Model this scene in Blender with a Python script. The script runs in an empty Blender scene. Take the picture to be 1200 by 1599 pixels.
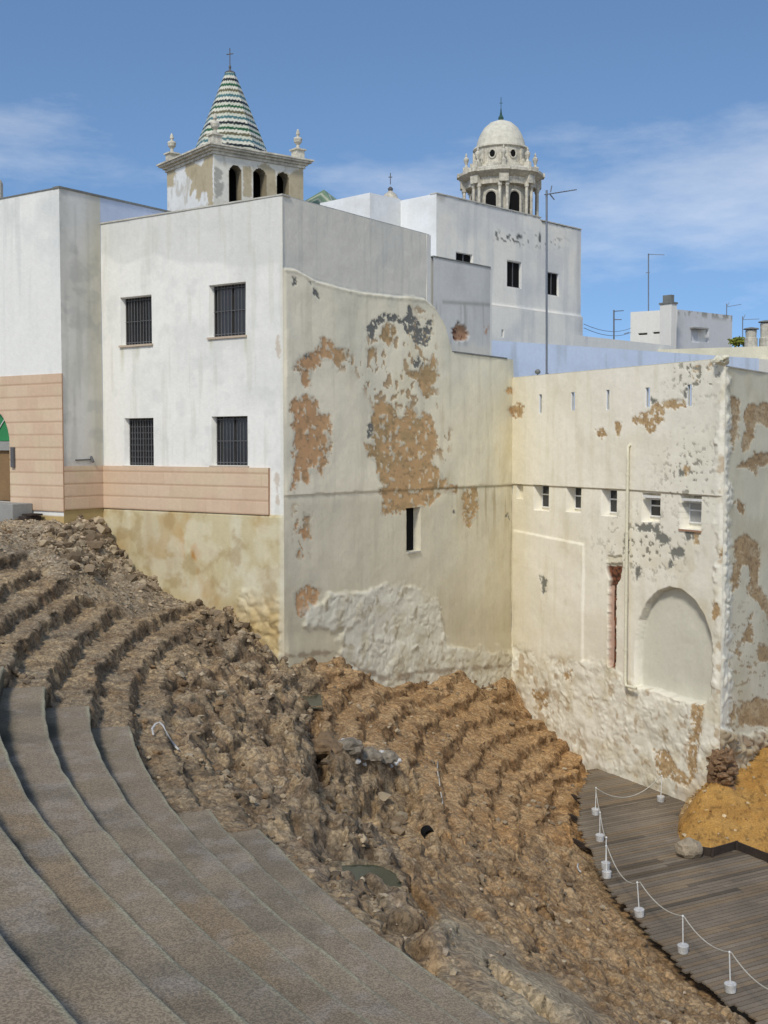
import bpy, bmesh, math, random
import numpy as np
from mathutils import Vector
random.seed(7); rng = np.random.default_rng(7)
SC = bpy.context.scene
# ------------------------------------------------------------------ camera
F_PX, PITCH = 1840.0, math.radians(3.16)
cam = bpy.data.cameras.new("camera"); camo = bpy.data.objects.new("camera", cam)
SC.collection.objects.link(camo); SC.camera = camo
camo.location = (0, 0, 0); camo.rotation_euler = (math.pi/2 - PITCH, 0, 0)
cam.sensor_fit = 'VERTICAL'; cam.sensor_height = 36; cam.sensor_width = 27
cam.lens = 36*F_PX/1599; cam.clip_start = .1; cam.clip_end = 5000
# ------------------------------------------------------------------ sky
SUN_AZ, SUN_EL = math.radians(200), math.radians(45)     # clockwise from +Y
W = bpy.data.worlds.new("World"); SC.world = W; W.use_nodes = True
wn, wl = W.node_tree.nodes, W.node_tree.links
wn.clear()
wo = wn.new('ShaderNodeOutputWorld'); bg = wn.new('ShaderNodeBackground')
sky = wn.new('ShaderNodeTexSky'); sky.sky_type = 'NISHITA'; sky.sun_disc = False
sky.sun_elevation = SUN_EL; sky.sun_rotation = SUN_AZ
sky.air_density = 1.0; sky.dust_density = .0; sky.ozone_density = 1.6; sky.altitude = 0
tc = wn.new('ShaderNodeTexCoord'); sx = wn.new('ShaderNodeSeparateXYZ'); cx_ = wn.new('ShaderNodeCombineXYZ')
ma = wn.new('ShaderNodeMath'); ma.operation = 'MULTIPLY_ADD'; ma.inputs[1].default_value = 1.0; ma.inputs[2].default_value = .20   # clear air right down to the roofs
wl.new(tc.outputs['Generated'], sx.inputs[0]); wl.new(sx.outputs[2], ma.inputs[0]); wl.new(sx.outputs[0], cx_.inputs[0]); wl.new(sx.outputs[1], cx_.inputs[1]); wl.new(ma.outputs[0], cx_.inputs[2])
wl.new(cx_.outputs[0], sky.inputs[0])
mp = wn.new('ShaderNodeMapping')
mp.inputs['Scale'].default_value = (2.0, 2.0, 7.0); mp.inputs['Location'].default_value = (5.7, 1.9, .2); mp.inputs['Rotation'].default_value = (0, .12, 0)
nz = wn.new('ShaderNodeTexNoise'); nz.inputs['Scale'].default_value = 1.5
nz.inputs['Detail'].default_value = 8; nz.inputs['Roughness'].default_value = .62
fill_bank = wn.new('ShaderNodeMapRange'); fill_bank.inputs['From Min'].default_value = .35; fill_bank.inputs['From Max'].default_value = -.55   # unseen cloud added behind the viewer to fill the shaded walls
fill_bank.inputs['To Min'].default_value = 0; fill_bank.inputs['To Max'].default_value = .6; wl.new(sx.outputs[1], fill_bank.inputs['Value'])
low = wn.new('ShaderNodeMapRange'); low.inputs['From Min'].default_value = .25; low.inputs['From Max'].default_value = .33; low.inputs['To Min'].default_value = .0; low.inputs['To Max'].default_value = -.4; wl.new(sx.outputs[2], low.inputs['Value'])
ad = wn.new('ShaderNodeMath'); ad.operation = 'ADD'; ad0 = wn.new('ShaderNodeMath'); ad0.operation = 'ADD'; wl.new(low.outputs[0], ad0.inputs[0]); wl.new(fill_bank.outputs[0], ad0.inputs[1])
cr = wn.new('ShaderNodeValToRGB'); cr.color_ramp.elements[0].position = .45; cr.color_ramp.elements[1].position = .95
cr.color_ramp.elements[0].color = (0, 0, 0, 1); cr.color_ramp.elements[1].color = (.45, .45, .45, 1)
mx = wn.new('ShaderNodeMix'); mx.data_type = 'RGBA'; mx.inputs[7].default_value = (10.0, 9.4, 8.4, 1)
wl.new(tc.outputs['Generated'], mp.inputs[0]); wl.new(mp.outputs[0], nz.inputs[0]); wl.new(nz.outputs[0], ad.inputs[0]); wl.new(ad0.outputs[0], ad.inputs[1]); wl.new(ad.outputs[0], cr.inputs[0])
tint = wn.new('ShaderNodeMix'); tint.data_type = 'RGBA'; tint.blend_type = 'MULTIPLY'; tint.inputs[0].default_value = 1; tint.inputs[7].default_value = (.86, .98, 1.04, 1)
wl.new(cr.outputs[0], mx.inputs[0]); wl.new(sky.outputs[0], tint.inputs[6]); wl.new(tint.outputs[2], mx.inputs[6]); wl.new(mx.outputs[2], bg.inputs[0])
bg.inputs[1].default_value = .135
wl.new(bg.outputs[0], wo.inputs[0])
# ------------------------------------------------------------------ sun behind thin cloud
sl = bpy.data.lights.new("sun", 'SUN'); sl.energy = 2.1; sl.angle = math.radians(9); sl.color = (1, .94, .83)
so = bpy.data.objects.new("sun", sl); SC.collection.objects.link(so)
sd = Vector((math.sin(SUN_AZ)*math.cos(SUN_EL), math.cos(SUN_AZ)*math.cos(SUN_EL), math.sin(SUN_EL)))
so.rotation_euler = (-sd).to_track_quat('-Z', 'Y').to_euler(); so.location = (-20, -20, 40)
SC.view_settings.view_transform = 'Standard'; SC.view_settings.look = 'None'
SC.view_settings.exposure = 0.22; SC.view_settings.gamma = 1
# ================================================================== helpers
def lin(c):
    c = np.asarray(c, float)/255.0
    return np.where(c <= .04045, c/12.92, ((c+.055)/1.055)**2.4)
def ray(x, y):
    dx = (x-600)/F_PX; dz = -(y-799.5)/F_PX; c, s = math.cos(PITCH), math.sin(PITCH)
    return np.array([dx, c+dz*s, -s+dz*c])
def proj(X):
    X = np.asarray(X, float); c, s = math.cos(PITCH), math.sin(PITCH)
    dep = X[..., 1]*c - X[..., 2]*s; up = X[..., 1]*s + X[..., 2]*c
    dep = np.maximum(dep, .05)
    return 600+F_PX*X[..., 0]/dep, 799.5-F_PX*up/dep
def isec(px, py, P, d):
    D = ray(px, py); n = np.array([d[1], -d[0]]); t = (n@np.asarray(P)[:2])/(n@D[:2]); return D*t
def onz(px, py, z):
    D = ray(px, py); return D*(z/D[2])
def atY(px, py, Y):
    D = ray(px, py); return D*(Y/D[1])
def dirn(deg): return np.array([math.sin(math.radians(deg)), math.cos(math.radians(deg))])
M32 = np.uint64(0xFFFFFFFF)
def _h(ix, iy, iz, seed):
    with np.errstate(over='ignore'):
        h = (ix.astype(np.uint64)*np.uint64(374761393) + iy.astype(np.uint64)*np.uint64(668265263) + iz.astype(np.uint64)*np.uint64(2147483647) + np.uint64(seed*144665+17)) & M32
        h = ((h ^ (h >> np.uint64(13)))*np.uint64(1274126177)) & M32
        h = ((h ^ (h >> np.uint64(15)))*np.uint64(2246822519)) & M32
        h = h ^ (h >> np.uint64(16))
    return (h & np.uint64(0xFFFFFF)).astype(np.float64)/16777215.0
def vn(x, y, z=None, seed=0):
    x = np.asarray(x, float); y = np.asarray(y, float)+np.zeros_like(x)
    OFF = 100000
    ix = np.floor(x); iy = np.floor(y); fx = x-ix; fy = y-iy
    fx = fx*fx*(3-2*fx); fy = fy*fy*(3-2*fy); ix = (ix+OFF).astype(np.int64); iy = (iy+OFF).astype(np.int64)
    if z is None:
        o = np.zeros_like(ix)
        a = _h(ix, iy, o, seed); b = _h(ix+1, iy, o, seed); c = _h(ix, iy+1, o, seed); d = _h(ix+1, iy+1, o, seed)
        return ((a*(1-fx)+b*fx)*(1-fy)+(c*(1-fx)+d*fx)*fy)*2-1
    z = np.asarray(z, float)+np.zeros_like(x); iz = np.floor(z); fz = z-iz; fz = fz*fz*(3-2*fz); iz = (iz+OFF).astype(np.int64)
    r = []
    for k in (0, 1):
        a = _h(ix, iy, iz+k, seed); b = _h(ix+1, iy, iz+k, seed); c = _h(ix, iy+1, iz+k, seed); d = _h(ix+1, iy+1, iz+k, seed)
        r.append((a*(1-fx)+b*fx)*(1-fy)+(c*(1-fx)+d*fx)*fy)
    return (r[0]*(1-fz)+r[1]*fz)*2-1
def fbm(x, y, oct=4, seed=0, gain=.5, z=None):
    s = 0; a = 1.0; t = 0; f = 1.0
    for o in range(oct):
        s = s + a*vn(x*f+o*7.3, y*f+o*3.1, None if z is None else z*f, seed+o); t += a; a *= gain; f *= 2.03
    return s/t*1.6
def worley(x, y, seed=0):
    ix = np.floor(x).astype(np.int64); iy = np.floor(y).astype(np.int64); f1 = np.full(x.shape, 9.0); f2 = f1.copy(); cid = np.zeros(x.shape)
    o = np.zeros_like(ix)
    for dx in (-1, 0, 1):
        for dy in (-1, 0, 1):
            jx = ix+dx; jy = iy+dy
            qx = jx+_h(jx+100000, jy+100000, o, seed); qy = jy+_h(jx+100000, jy+100000, o, seed+5)
            d = np.hypot(qx-x, qy-y); c = _h(jx+100000, jy+100000, o, seed+9)
            n = d < f1; f2 = np.where(n, f1, np.minimum(f2, d)); cid = np.where(n, c, cid); f1 = np.where(n, d, f1)
    return f1, f2, cid
def sdp(px, py, poly):
    """signed distance to a polygon, positive inside"""
    P = np.asarray(poly, float); best = np.full(np.shape(px), 1e9); ins = np.zeros(np.shape(px), bool)
    for i in range(len(P)):
        a = P[i]; b = P[(i+1) % len(P)]; e = b-a; L = e@e+1e-9
        t = np.clip(((px-a[0])*e[0]+(py-a[1])*e[1])/L, 0, 1)
        best = np.minimum(best, (px-a[0]-t*e[0])**2+(py-a[1]-t*e[1])**2)
        if a[1] != b[1]:
            c = ((a[1] > py) != (b[1] > py)) & (px < (b[0]-a[0])*(py-a[1])/(b[1]-a[1])+a[0]); ins ^= c
    return np.where(ins, 1, -1)*np.sqrt(best)
def sst(a, b, x):
    t = np.clip((x-a)/(b-a), 0, 1); return t*t*(3-2*t)
def mixc(c, col, m):
    return c*(1-m[..., None])+np.asarray(col)*m[..., None]
# ------------------------------------------------------------------ objects
def tag(o, label=None, cat=None, group=None, kind=None):
    if label: o['label'] = label
    if cat: o['category'] = cat
    if group: o['group'] = group
    if kind: o['kind'] = kind
    return o
def empty(name, loc, label, cat, group=None):
    o = bpy.data.objects.new(name, None); SC.collection.objects.link(o); o.location = tuple(float(v) for v in loc)
    o.empty_display_size = .3
    return tag(o, label, cat, group)
def link(name, me, mat, parent=None, smooth=False):
    if mat is not None: me.materials.append(mat)
    o = bpy.data.objects.new(name, me); SC.collection.objects.link(o)
    if smooth: me.polygons.foreach_set('use_smooth', [True]*len(me.polygons))
    if parent is not None:
        o.parent = parent
        pl = parent.location
        if parent.parent is not None: pl = pl+parent.parent.location
        o.location = (-pl[0], -pl[1], -pl[2]) if len(me.vertices) else (0, 0, 0)
    return o
def np_mesh(name, V, Fq, col=None, mat=None, parent=None, smooth=True):
    """V (n,3), Fq (m,4) quads"""
    V = np.asarray(V, np.float32); Fq = np.asarray(Fq, np.int32)
    used = np.zeros(len(V), bool); used[Fq.ravel()] = True
    idx = np.cumsum(used)-1; V = V[used]; Fq = idx[Fq].astype(np.int32)
    if col is not None: col = np.asarray(col)[used]
    me = bpy.data.meshes.new(name); n, m, k = len(V), len(Fq), Fq.shape[1]
    me.vertices.add(n); me.vertices.foreach_set('co', V.ravel())
    me.loops.add(m*k); me.loops.foreach_set('vertex_index', Fq.ravel())
    me.polygons.add(m); me.polygons.foreach_set('loop_start', np.arange(0, m*k, k, dtype=np.int32))
    me.polygons.foreach_set('use_smooth', np.full(m, bool(smooth)))
    if col is not None:
        a = me.color_attributes.new('Col', 'FLOAT_COLOR', 'POINT')
        c4 = np.ones((n, 4), np.float32); c4[:, :3] = col; a.data.foreach_set('color', c4.ravel())
    me.update(calc_edges=True); me.validate()
    return link(name, me, mat, parent)
def gridfaces(nu, nv, keep=None):
    i, j = np.meshgrid(np.arange(nu-1), np.arange(nv-1), indexing='ij')
    a = i*nv+j; q = np.stack([a, a+nv, a+nv+1, a+1], -1)
    if keep is not None: q = q[keep]
    return q.reshape(-1, 4)
class MB:
    def __init__(s): s.bm = bmesh.new()
    def poly(s, pts):
        return s.bm.faces.new([s.bm.verts.new(tuple(map(float, p))) for p in pts])
    def prism(s, poly, z0, z1):
        n = len(poly); b = [s.bm.verts.new((float(p[0]), float(p[1]), float(z0))) for p in poly]; t = [s.bm.verts.new((float(p[0]), float(p[1]), float(z1))) for p in poly]
        s.bm.faces.new(b[::-1]); s.bm.faces.new(t)
        for i in range(n): s.bm.faces.new((b[i], b[(i+1) % n], t[(i+1) % n], t[i]))
        return s
    def obox(s, o, a, b, c):
        """box from corner o with edge vectors a,b,c"""
        o, a, b, c = (np.asarray(v, float) for v in (o, a, b, c))
        v = [s.bm.verts.new(tuple(p)) for p in (o, o+a, o+a+b, o+b, o+c, o+a+c, o+a+b+c, o+b+c)]
        for f in ((3, 2, 1, 0), (4, 5, 6, 7), (0, 1, 5, 4), (1, 2, 6, 5), (2, 3, 7, 6), (3, 0, 4, 7)): s.bm.faces.new([v[i] for i in f])
        return s
    def tube(s, pts, r, n=8, cap=True):
        pts = [Vector(tuple(map(float, p))) for p in pts]; rs = r if hasattr(r, '__len__') else [r]*len(pts); rings = []
        up = Vector((0, 0, 1))
        for i, p in enumerate(pts):
            t = (pts[min(i+1, len(pts)-1)]-pts[max(i-1, 0)]).normalized()
            a = t.cross(up)
            if a.length < 1e-3: a = t.cross(Vector((1, 0, 0)))
            a.normalize(); b = t.cross(a).normalized()
            rings.append([s.bm.verts.new(p+(a*math.cos(2*math.pi*k/n)+b*math.sin(2*math.pi*k/n))*rs[i]) for k in range(n)])
        for i in range(len(rings)-1):
            for k in range(n): s.bm.faces.new((rings[i][k], rings[i][(k+1) % n], rings[i+1][(k+1) % n], rings[i+1][k]))
        if cap: s.bm.faces.new(rings[0][::-1]); s.bm.faces.new(rings[-1])
        return s
    def lathe(s, c, prof, n=20, a0=0, a1=2*math.pi):
        """prof: list of (r,z)"""
        full = abs(a1-a0-2*math.pi) < 1e-6; m = n if full else n+1; rings = []
        for r, z in prof:
            r = max(r, 1e-3)
            rings.append([s.bm.verts.new((c[0]+r*math.cos(a0+(a1-a0)*k/n), c[1]+r*math.sin(a0+(a1-a0)*k/n), c[2]+z)) for k in range(m)])
        for i in range(len(rings)-1):
            for k in range(n if full else n):
                k2 = (k+1) % m; s.bm.faces.new((rings[i][k], rings[i][k2], rings[i+1][k2], rings[i+1][k]))
        if full: s.bm.faces.new(rings[0][::-1]); s.bm.faces.new(rings[-1])
        return s
    def rock(s, c, r, seed=0, sub=2, flat=.7, rough=.35):
        R = bmesh.ops.create_icosphere(s.bm, subdivisions=sub, radius=1.0)['verts']
        P = np.array([v.co[:] for v in R]); q = P*1.1+seed*3.7
        d = 1+rough*vn(q[:, 0], q[:, 1], q[:, 2], seed)+.5*rough*vn(q[:, 0]*2.6, q[:, 1]*2.6, q[:, 2]*2.6, seed+3)
        rr = np.asarray(r if hasattr(r, '__len__') else (r, r, r*flat)); P = P*d[:, None]*rr
        for v, p in zip(R, P): v.co = (p[0]+c[0], p[1]+c[1], p[2]+c[2])
        return s
    def build(s, name, mat, parent=None, bevel=0, smooth=False):
        bm = s.bm
        if bevel: bmesh.ops.bevel(bm, geom=bm.edges[:], offset=bevel, segments=2, affect='EDGES', profile=.5, clamp_overlap=True)
        bmesh.ops.recalc_face_normals(bm, faces=bm.faces[:])
        me = bpy.data.meshes.new(name); bm.to_mesh(me); bm.free()
        return link(name, me, mat, parent, smooth)
# ------------------------------------------------------------------ materials
def mat(name, col=None, rough=.85, attr=False, n1=(1.2, .12), n2=(14, .12), bump=.3, bscale=25, metal=0, spec=.3, streak=0, speck=None, bdist=.02):
    m = bpy.data.materials.new(name); m.use_nodes = True; nt = m.node_tree; N, L = nt.nodes, nt.links
    b = N['Principled BSDF']; b.inputs['Roughness'].default_value = rough; b.inputs['Metallic'].default_value = metal
    b.inputs['Specular IOR Level'].default_value = spec
    g = N.new('ShaderNodeNewGeometry')
    if attr:
        c = N.new('ShaderNodeAttribute'); c.attribute_name = 'Col'; src = c.outputs['Color']
    else:
        c = N.new('ShaderNodeRGB'); c.outputs[0].default_value = (*[float(v) for v in col], 1); src = c.outputs[0]
    def mul(src, fac_socket, lo, hi):
        r = N.new('ShaderNodeMapRange'); r.inputs['From Min'].default_value = .25; r.inputs['From Max'].default_value = .75
        r.inputs['To Min'].default_value = lo; r.inputs['To Max'].default_value = hi; L.new(fac_socket, r.inputs['Value'])
        v = N.new('ShaderNodeVectorMath'); v.operation = 'SCALE'; L.new(src, v.inputs[0]); L.new(r.outputs[0], v.inputs['Scale']); return v.outputs[0]
    for sc, amp in (n1, n2):
        if amp <= 0: continue
        n = N.new('ShaderNodeTexNoise'); n.inputs['Scale'].default_value = sc; n.inputs['Detail'].default_value = 5; n.inputs['Roughness'].default_value = .65
        L.new(g.outputs['Position'], n.inputs['Vector']); src = mul(src, n.outputs[0], 1-amp, 1+amp)
    if streak:
        mpn = N.new('ShaderNodeMapping'); mpn.inputs['Scale'].default_value = (3.5, 3.5, .18); L.new(g.outputs['Position'], mpn.inputs[0])
        n = N.new('ShaderNodeTexNoise'); n.inputs['Scale'].default_value = 1.6; n.inputs['Detail'].default_value = 4; L.new(mpn.outputs[0], n.inputs['Vector'])
        src = mul(src, n.outputs[0], 1-streak, 1+streak)
    if speck:
        v = N.new('ShaderNodeTexVoronoi'); v.inputs['Scale'].default_value = speck[0]; L.new(g.outputs['Position'], v.inputs['Vector'])
        sp = N.new('ShaderNodeSeparateColor'); L.new(v.outputs['Color'], sp.inputs[0]); src = mul(src, sp.outputs[0], 1-speck[1], 1+speck[1])
    L.new(src, b.inputs['Base Color'])
    if bump:
        n = N.new('ShaderNodeTexNoise'); n.inputs['Scale'].default_value = bscale; n.inputs['Detail'].default_value = 6; n.inputs['Roughness'].default_value = .7
        L.new(g.outputs['Position'], n.inputs['Vector'])
        bp = N.new('ShaderNodeBump'); bp.inputs['Strength'].default_value = bump; bp.inputs['Distance'].default_value = bdist
        L.new(n.outputs[0], bp.inputs['Height']); L.new(bp.outputs[0], b.inputs['Normal'])
    return m
M = {}
M['wall'] = mat('wall_plaster', attr=True, n1=(.7, .04), n2=(6, .05), bump=.35, bscale=9, streak=.02, bdist=.03)
M['body'] = mat('body_plaster', lin((222, 220, 212)), n1=(.5, .06), n2=(5, .05), bump=.2, streak=.02)
M['blue'] = mat('blue_wash', lin((202, 210, 222)), n1=(.5, .05), n2=(3, .05), bump=.15, streak=.05)
M['coping'] = mat('coping', lin((120, 122, 118)), n1=(1.5, .25), n2=(9, .25), bump=.4)
M['copingw'] = mat('coping_pale', lin((190, 188, 178)), n1=(1.5, .2), n2=(9, .15), bump=.4)
M['dark'] = mat('dark_interior', (.012, .012, .012), bump=0, n1=(1, 0), n2=(1, 0), spec=.05)
M['glass'] = mat('window_glass', (.02, .022, .025), rough=.15, bump=0, n1=(1, 0), n2=(1, 0), spec=.5)
M['iron'] = mat('grille_iron', (.13, .13, .135), rough=.6, metal=.3, bump=0, n2=(30, .3))
M['white'] = mat('white_frame', (.72, .72, .70), rough=.5, bump=.05)
M['cream'] = mat('cream_paint', lin((214, 209, 186)), bump=.2)
M['ruin'] = mat('ruin_stone', attr=True, n1=(5, .2), n2=(22, .34), bump=1.0, bscale=9, bdist=.09, speck=(16, .24))
M['seat'] = mat('seat_concrete', attr=True, n1=(1.8, .12), n2=(40, .14), bump=.6, bscale=60, bdist=.008, speck=(65, .24))
M['soil'] = mat('ochre_soil', attr=True, n1=(1.5, .14), n2=(16, .22), bump=.9, bscale=14, bdist=.04, speck=(30, .14))
M['wood'] = mat('deck_wood', attr=True, n1=(1.2, .2), n2=(20, .22), bump=.4, bscale=30, bdist=.01)
M['darkwood'] = mat('kerb_wood', (.045, .033, .026), n1=(2, .3), n2=(18, .3), bump=.4)
M['rope'] = mat('rope_fibre', (.50, .47, .40), bump=.5, bscale=60, bdist=.005)
M['pot'] = mat('white_concrete', (.52, .51, .49), n1=(5, .3), n2=(22, .25), bump=.3)
M['rock'] = mat('pale_rock', lin((158, 144, 122)), n1=(4, .25), n2=(20, .25), bump=.8, bscale=14, bdist=.04)
M['rub'] = mat('rubble_stone', attr=True, n1=(6, .2), n2=(30, .2), bump=.6, bscale=20, bdist=.03)
M['brick'] = mat('red_brick', lin((140, 82, 62)), n1=(4, .25), n2=(16, .35), bump=1, bscale=16, bdist=.05)
M['stone'] = mat('tower_stone', lin((196, 191, 176)), n1=(.6, .3), n2=(3, .3), bump=.6, bscale=3, bdist=.08, streak=.2)
M['tstone'] = mat('belfry_plaster', attr=True, n1=(.8, .07), n2=(5, .08), bump=.3, bscale=5)
M['tile'] = mat('glazed_tile', attr=True, rough=.45, n1=(3, .1), n2=(12, .1), bump=.3, bscale=8, bdist=.05)
M['green'] = mat('green_glass', (.03, .22, .07), rough=.25, bump=0)
M['door'] = mat('door_wood', lin((134, 108, 76)), bump=.2)
M['metal'] = mat('antenna_metal', (.20, .22, .25), rough=.5, metal=.5, bump=0)
M['grey'] = mat('grey_concrete', lin((150, 150, 145)), n1=(1, .1), n2=(12, .12), bump=.3)
M['water'] = mat('pond_water', (.045, .055, .035), rough=.12, bump=.05, n1=(2, .2), n2=(9, .1), spec=.5)
M['leaf'] = mat('leaf', (.22, .24, .04), bump=0)
M['gnd'] = mat('ground_earth', lin((128, 112, 88)), n1=(.3, .15), n2=(5, .2), bump=.5)
# ================================================================== layout
S = 1.35
dA = dirn(-54.9); dB = np.array([dA[1], -dA[0]]); dC = np.array([math.sin(math.radians(28.3)), -math.cos(math.radians(28.3))])
nA = -dB; nB = np.array([-dA[0], -dA[1]]); nC = np.array([dC[1], -dC[0]])          # outward normals, facing the hollow
P355 = atY(355, 690, 30*S)[:2]
AB = isec(443, 690, P355, dA)[:2]; BC = isec(800, 757, AB, dB)[:2]; CD = isec(1130, 800, BC, dC)[:2]
PA0 = isec(163, 760, P355, dA)[:2]                    # where wall A meets the side face
P0 = isec(97, 600, PA0, dB)[:2]                      # outer corner of the left block
ZA = isec(440, 305, P355, dA)[2]; ZF = isec(90, 293, P0, dB)[2]
ZC = isec(805, 590, BC, dC)[2]; ZBl = isec(790, 561, AB, dB)[2]
ZD = -12.8
print('ZA', ZA, 'ZF', ZF, 'ZC', ZC, 'ZBl', ZBl, 'P0', P0)
def sof(px, py, P, d):
    q = isec(px, py, P, d); return float((q[:2]-P)@d), float(q[2])
def wall(name, P, d, nrm, s0, s1, z0, z1, res, recs=(), colf=None, dispf=None, keepf=None, parent=None, m=None):
    """detailed wall face. recs: (s0,s1,z0,z1,depth,open)"""
    ss = list(np.linspace(s0, s1, max(2, int((s1-s0)/res)+1))); zz = list(np.linspace(z0, z1, max(2, int((z1-z0)/res)+1)))
    for r in recs:
        for v in r[:2]: ss += [v-.004, v+.004]
        for v in r[2:4]: zz += [v-.004, v+.004]
    ss = np.array(sorted(v for v in ss if s0-1e-6 <= v <= s1+1e-6)); zz = np.array(sorted(v for v in zz if z0-1e-6 <= v <= z1+1e-6))
    Sg, Zg = np.meshgrid(ss, zz, indexing='ij'); P = np.asarray(P); d3 = np.array([d[0], d[1], 0]); n3 = np.array([nrm[0], nrm[1], 0])
    X = np.array([P[0], P[1], 0])+Sg[..., None]*d3+Zg[..., None]*np.array([0, 0, 1.0])
    px, py = proj(X); disp = np.zeros(Sg.shape); rough = np.ones(Sg.shape)
    if dispf: disp = dispf(Sg, Zg, px, py)
    rec = np.zeros(Sg.shape, bool)
    keep = np.ones((len(ss)-1, len(zz)-1), bool); sc = (ss[1:]+ss[:-1])/2; zc = (zz[1:]+zz[:-1])/2
    for r in recs:
        ins = (Sg > r[0]) & (Sg < r[1]) & (Zg > r[2]) & (Zg < r[3]); disp = np.where(ins, -r[4], disp); rec |= ins
        if r[5]: keep &= ~(((sc > r[0]+.004) & (sc < r[1]-.004))[:, None] & ((zc > r[2]+.004) & (zc < r[3]-.004))[None, :])
    if keepf is not None:
        Sc, Zc = np.meshgrid(sc, zc, indexing='ij'); keep &= keepf(Sc, Zc)
    X = X+disp[..., None]*n3
    col = colf(Sg, Zg, px, py, disp) if colf else np.full(Sg.shape+(3,), .6)
    return np_mesh(name, X.reshape(-1, 3), gridfaces(len(ss), len(zz), keep)[:, ::-1], col.reshape(-1, 3), m or M['wall'], parent)
def recpx(x0, y0, x1, y1, P, d, depth, opn=False):
    """recess rectangle from two photo corners"""
    a, _ = sof(x0, (y0+y1)/2, P, d); b, _ = sof(x1, (y0+y1)/2, P, d); _, zt = sof((x0+x1)/2, y0, P, d); _, zb = sof((x0+x1)/2, y1, P, d)
    return (min(a, b), max(a, b), zb, zt, depth, opn)
Z4 = lambda pts: [(430+x/3, 280+y/3) for x, y in pts]
Z5 = lambda pts: [(430+x/3, 640+y/3) for x, y in pts]
Z6 = lambda pts: [(780+x/2.857, 540+y/2.857) for x, y in pts]
Z7 = lambda pts: [(780+x/2.857, 900+y/2.857) for x, y in pts]
def patch(px, py, polys, amp=5, seed=0, fs=.12, soft=1.2, stretch=.6):
    n = fbm(px*fs, py*fs*stretch, 4, seed)*amp+fbm(px*fs*4, py*fs*3, 2, seed+40)*amp*.45; best = np.full(px.shape, -1e9)
    for p in polys:
        P = np.array(p); x0, y0 = P.min(0)-30; x1, y1 = P.max(0)+30
        w = (px > x0) & (px < x1) & (py > y0) & (py < y1)
        if w.any(): v = best[w]; best[w] = np.maximum(v, sdp(px[w], py[w], p))
    return sst(-soft, soft, best+n), best
def peelcol(px, py, seed):
    c = np.zeros(px.shape+(3,))+lin((184, 156, 116)); c = mixc(c, lin((206, 184, 146)), sst(0, .6, fbm(px*.12, py*.08, 4, seed))*.7); c = mixc(c, lin((150, 122, 88)), sst(0, .6, fbm(px*.3, py*.3, 3, seed+3))*.6)
    return mixc(c, lin((110, 92, 70)), sst(.35, .8, fbm(px*.6, py*.45, 3, seed+6))*.5)
OCH_ = lin((176, 142, 98)); ORG = lin((174, 122, 82)); GRY = lin((112, 112, 106))
# ================================================================== ground sheet
g = MB(); g.poly([(-2500, -2500, -14.2), (2500, -2500, -14.2), (2500, 2500, -14.2), (-2500, 2500, -14.2)])
tag(g.build('ground', M['gnd']), kind='structure')
# ================================================================== ruins height field
CX, CY = 34.346, 33.515
RN = {0: 44.745, 1: 43.858, 2: 43.166, 3: 42.348, 4: 41.515, 5: 40.719, 6: 39.951, 7: 39.16}
ZN = {0: -3.661, 1: -4.036, 2: -4.387, 3: -4.763, 4: -5.162, 5: -5.556, 6: -5.891, 7: -6.249}
for k in range(-1, -5, -1): RN[k] = RN[k+1]+.83; ZN[k] = ZN[k+1]+.372
for k in range(8, 22): RN[k] = RN[k-1]-.8; ZN[k] = ZN[k-1]-.378
KS = sorted(RN); RK = np.array([RN[k] for k in KS]); ZK = np.array([ZN[k] for k in KS])     # r decreasing
def polar(x, y): return np.hypot(x-CX, y-CY), np.arctan2(y-CY, x-CX) % (2*math.pi)
def cone(r): return ZN[0]-(RN[0]-r)*.4725
ctrl = []
for px, py, P, d in [(165, 812, P355, dA), (215, 890, P355, dA), (265, 925, P355, dA), (320, 945, P355, dA), (375, 962, P355, dA), (445, 1028, P355, dA), (520, 1022, AB, dB), (560, 1045, AB, dB), (610, 1062, AB, dB),
                     (700, 1046, AB, dB), (785, 1042, AB, dB), (807, 1062, BC, dC), (823, 1109, BC, dC), (858, 1132, BC, dC), (881, 1150, BC, dC), (907, 1176, BC, dC), (918, 1197, BC, dC)]:
    q = isec(px, py, P, d); r = math.hypot(q[0]-CX, q[1]-CY); ctrl.append((q[0], q[1], q[2]-cone(r)))
EDGE_PX = [(921, 1203), (905, 1240), (904, 1290), (914, 1312), (932, 1350), (948, 1385), (1000, 1440), (1060, 1506), (1120, 1552), (1195, 1602)]
EDGE = np.array([onz(x, y, ZD)[:2] for x, y in EDGE_PX])
er, et = polar(EDGE[:, 0], EDGE[:, 1]); o = np.argsort(et); ET, ER = et[o], er[o]
for (x, y), r in zip(EDGE, er): ctrl.append((x, y, ZD-.12-cone(r)))
ctrl += [(CX+27*math.cos(a), CY+27*math.sin(a), ZD-.12-cone(27)) for a in (3.55, 3.7, 3.85)]
for r in (39.5, 41, 43, 45):
    for a in np.radians([166, 172, 178, 184, 190, 196, 205, 215]): ctrl.append((CX+r*math.cos(a), CY+r*math.sin(a), 0))
for px, py, z in [(20, 822, -2.7), (100, 818, -2.65), (20, 850, -2.95), (100, 860, -3.15)]:
    q = onz(px, py, z); r = math.hypot(q[0]-CX, q[1]-CY); ctrl.append((q[0], q[1], z-cone(r)))
CT = np.array(ctrl)
def delta(x, y):
    num = np.zeros(x.shape); den = np.full(x.shape, 1e-4)
    for cx, cy, d in CT:
        w = 1/((x-cx)**2+(y-cy)**2+.25)**1.6; num += w*d; den += w
    return num/den
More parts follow.
